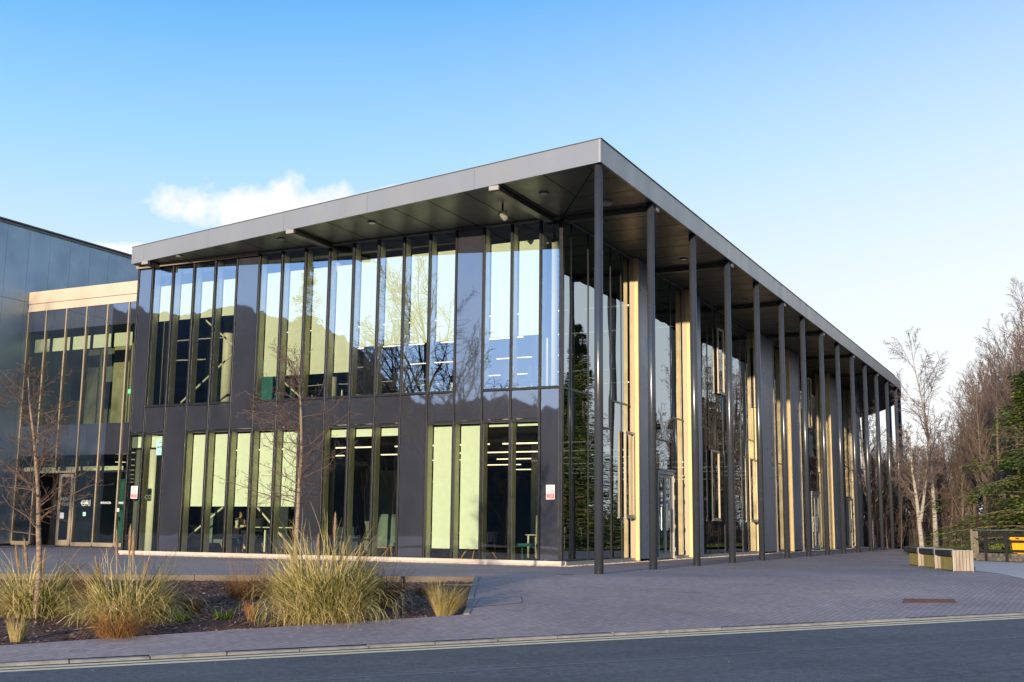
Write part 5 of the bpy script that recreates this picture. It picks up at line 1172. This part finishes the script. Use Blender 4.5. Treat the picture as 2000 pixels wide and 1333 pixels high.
a = bedpt(895,1140); stk.tube([(a[0]-.28,a[1]-.1,a[2]+.04),(a[0]+.28,a[1]+.08,a[2]+.05)], .016, 6); tag(stk.build('cut_stick', M['stalk'], None), 'pale cut stick lying on the bark near the back corner', 'stick')
# ------------------------------------------------------------------ benches, railing, fence, bin
def bench(x, y, rz, lab):
    t = local(thing('plaza_bench', (x,y,gz(x,y)), lab, 'bench', 'benches in a curved row on the plaza', rz))     # runs along +Y from its slatted near end
    Hh, Wd, L = .56, .52, 1.98
    def slats(mb, x0, x1, y, z0, z1, n, th=.028):
        w = (x1-x0)/n
        for i in range(n): mb.box(x0+i*w+.006, y-th, z0, x0+(i+1)*w-.006, y, z1)
    e = MB(); slats(e, -Wd/2, Wd/2, 0, .02, Hh, 6); e.build('slatted_end', M['slat'], t, bevel=.004)
    MB().box(-Wd/2+.004,.003,.0,Wd/2-.004,.06,Hh-.01).build('core', M['seat'], t)
    n = 13
    for q in (-Wd/2+.10, Wd/2-.125):
        r = MB()
        for i in range(n): y0 = .08+i*(L-.22)/n; r.box(q,y0,.02,q+.025,y0+(L-.22)/n-.014,Hh-.17)
        r.build('slatted_base', M['slat_olive'], t)
    MB().box(-Wd/2+.13,.07,.0,Wd/2-.13,L-.14,Hh-.17).build('plinth', M['seat'], t)
    MB().box(-Wd/2-.02,.065,Hh-.15,Wd/2+.02,L,Hh+.004).build('seat', M['seat'], t, bevel=.008)
    MB().box(-Wd/2-.005,-.034,0,-Wd/2+.012,-.029+.02,Hh+.012).box(Wd/2-.012,-.034,0,Wd/2+.005,-.029+.02,Hh+.012).box(-Wd/2,-.03,Hh+.001,Wd/2,.06,Hh+.012).build('edge_strip', M['concrete'], t)
    return t
bench(7.22, 8.30, R(19), 'slatted bench with a dark seat, nearest of the three in the row'); bench(6.52, 10.38, R(19), 'slatted bench with a dark seat, middle of the three in the row'); bench(5.80, 12.50, R(19), 'slatted bench with a dark seat, farthest of the three in the row')
rl0 = np.array([6.55,21.05]); rl1 = np.array([15.0,15.9]); rd = (rl1-rl0)/np.linalg.norm(rl1-rl0)
Rl = local(thing('timber_railing', (rl0[0],rl0[1],0), 'black timber railing with a metal capped top rail beside the pale path', 'railing', None, math.atan2(rd[1],rd[0])))
for i in range(9): MB().box(.40+i*.86-.05,-.05,-.05,.40+i*.86+.05,.05,1.08).build('post', M['rail'], Rl, bevel=.006)
for z in (.40,.74): MB().box(.1,.052,z-.045,9.8,.09,z+.045).build('rail', M['rail'], Rl)
MB().box(0.0,-.07,1.085,9.8,.11,1.13).build('top_rail', M['rail'], Rl); MB().box(-.02,-.085,1.132,9.82,.125,1.15).build('rail_cap', M['railtop'], Rl); MB().box(.1,.052,.90,9.8,.09,1.05).build('rail', M['rail'], Rl)
MB().box(-.05,-.02,.03,9.8,.045,.30).build('kick_board', M['railboard'], Rl); MB().box(-.05,-.10,-.08,9.8,.10,.025).build('base', M['rail'], Rl)
def rp_(u, v): return rl0+rd*u+np.array([-rd[1],rd[0]])*v
q = rp_(1.98, .50)
gbn = local(thing('grit_bin', (q[0],q[1],.0), 'bright yellow plastic grit bin standing behind the black railing', 'bin', None, math.atan2(rd[1],rd[0])))
def taper(mb, x0, x1, y0, y1, z0, z1, k):
    mb.add([(x0,y0,z0),(x1,y0,z0),(x1,y1,z0),(x0,y1,z0),(x0-k,y0-k,z1),(x1+k,y0-k,z1),(x1+k,y1+k,z1),(x0-k,y1+k,z1)], [(3,2,1,0),(4,5,6,7),(0,1,5,4),(1,2,6,5),(2,3,7,6),(3,0,4,7)])
b = MB(); taper(b, -.60,.60,-.34,.34,.33,.80,.03); 
for sx in (-.42,.18): b.box(sx,-.345,.24,sx+.24,.34,.329)
for sx in (-.45,-.15,.15,.45): b.box(sx-.02,-.368,.36,sx+.02,-.35,.78)
b.build('body', M['yellow'], gbn, bevel=.02); l = MB(); taper(l, -.67,.67,-.41,.41,.805,.93,-.02); l.add([(-.65,-.39,.931),(.65,-.39,.931),(.55,.30,1.0),(-.55,.30,1.0),(.65,.39,.931),(-.65,.39,.931)], [(0,1,2,3),(1,4,2),(0,3,5),(3,2,4,5)]); l.build('lid', M['yellow'], gbn, bevel=.015)
for sx in (-.4,.3): MB().box(sx,-.435,.83,sx+.12,-.405,.87).build('catch', M['rail'], gbn)
M['shrubleaf'] = foliage('shrub_leaf', [(.06,.11,.015),(.16,.22,.03),(.34,.36,.06)], trans=.25, scale=4)
def shrub(x, y, lab, h, r, seed):
    t = local(thing('low_shrub', (x,y,0), lab, 'shrub')); rng = random.Random(seed); s = MB(); l = MB()
    for i in range(16):
        a = rng.uniform(0,6.28); e = Vector((math.cos(a)*r*rng.uniform(.3,1), math.sin(a)*r*rng.uniform(.3,1), h*rng.uniform(.6,1))); s.tube([(0,0,0),e*.6+Vector((0,0,.05)),e], [.012,.008,.004], 4, cap=False)
        for j in range(26):
            p = e*rng.uniform(.45,1.05)+Vector((rng.uniform(-.08,.08),rng.uniform(-.08,.08),rng.uniform(-.06,.06))); d = Vector((rng.uniform(-1,1),rng.uniform(-1,1),rng.uniform(-.4,.8))).normalized()*rng.uniform(.04,.08); o = d.orthogonal().normalized()*.022; l.add([p,p+d*.5+o,p+d,p+d*.5-o], [(0,1,2,3)])
    s.build('stem', M['twig'], t); l.build('foliage', M['shrubleaf'], t)
for u_, v_, lab, h, sd in ((1.25,.5,'yellow green shrub behind the railing, left of the grit bin',.85,1),(.15,1.1,'green shrub at the end of the railing beside the timber posts',.75,2),(4.6,.8,'green shrub behind the railing, right of the grit bin',.9,3)):
    q = rp_(u_, v_); shrub(q[0], q[1], lab, h, .5, sd)
gt = thing('timber_gate', (6.2,22.6,0), 'weathered timber gate posts with wire beside the end of the railing', 'gate')
for px, d in ((1897.5,49.5),(1902.5,50.2),(1907.5,50.8)):
    x, y = gpt(px, d); MB().box(x-.045,y-.045,-.05,x+.045,y+.045,1.16 if px < 1900 else 1.1).build('post', M['post'], gt, bevel=.005)
x0, y0 = gpt(1899,49.8); x1, y1 = gpt(1915,52.5); MB().tube([(x0,y0,.62),(x1,y1,.62)], .02, 6).tube([(x0,y0,.28),(x1,y1,.28)], .02, 6).tube([(x1,y1,0),(x1,y1,1.12),(x0,y0,1.12)], .014, 6).build('rail', M['wire'], gt)
wf = thing('wire_fence', (3,40,0), 'thin grey wire mesh fence between the lawn and the wood', 'fence')
fpts = [gpt(px, d) for px, d in ((1768,82),(1786,76),(1832,66),(1877,55),(1897,50))]
for x, y in fpts: MB().tube([(x,y,-.05),(x,y,1.22)], .022, 6).build('post', M['wire'], wf)
mesh_ = MB()
for (xa,ya),(xb,yb) in zip(fpts, fpts[1:]):
    for z in (.15,.33,.51,.69,.87,1.05,1.2): mesh_.tube([(xa,ya,z+lz(xa,ya)*0),(xb,yb,z)], .005, 3, cap=False)
    n = int(math.hypot(xb-xa,yb-ya)/.5)
    for k in range(n): f = k/n; mesh_.tube([(xa+(xb-xa)*f,ya+(yb-ya)*f,.05),(xa+(xb-xa)*f,ya+(yb-ya)*f,1.2)], .004, 3, cap=False)
mesh_.build('wire_mesh', M['wire'], wf)
# ------------------------------------------------------------------ covers in the paving
c4 = [gp(px,py) for px, py in ((1762,1179),(1870,1179),(1861,1171),(1767,1170))]
cv = thing('paved_cover', (c4[0][0],c4[0][1],c4[0][2]), 'rusty red brick paved cover sunk in the grey paving near the kerb', 'inspection cover')
m = MB(); m.poly([(p[0],p[1],gz(p[0],p[1])+.006) for p in c4]); m.build('brick_infill', M['rust'], cv)
fr_ = MB()
for a, b in zip(c4, c4[1:]+c4[:1]): fr_.tube([(a[0],a[1],gz(a[0],a[1])+.004),(b[0],b[1],gz(b[0],b[1])+.004)], .007, 4)
fr_.build('frame', M['litter_dark'], cv)
c4 = [gp(px,py) for px, py in ((938,1170),(1018,1166),(1020,1178),(927,1187))]
cv = thing('paved_cover', (c4[0][0],c4[0][1],c4[0][2]), 'thin framed grey paved cover beside the right end of the bark bed', 'inspection cover'); fr_ = MB()
for a, b in zip(c4, c4[1:]+c4[:1]): fr_.tube([(a[0],a[1],gz(a[0],a[1])+.003),(b[0],b[1],gz(b[0],b[1])+.003)], .004, 4)
fr_.build('frame', M['rail'], cv); m = MB(); m.poly([(p[0],p[1],gz(p[0],p[1])+.004) for p in c4]); m.build('paved_infill', M['paver'], cv)
x, y, z = gp(1105,1123); dk = MB(); dk.poly([(x-.22,y-.1,z+.006),(x+.2,y-.13,z+.006),(x+.24,y+.08,z+.006),(x-.18,y+.11,z+.006)]); tag(dk.build('drain_plate', M['chrome']), 'small shiny metal plate set in the paving left of the corner column', 'plate')
bpy.context.view_layer.update()
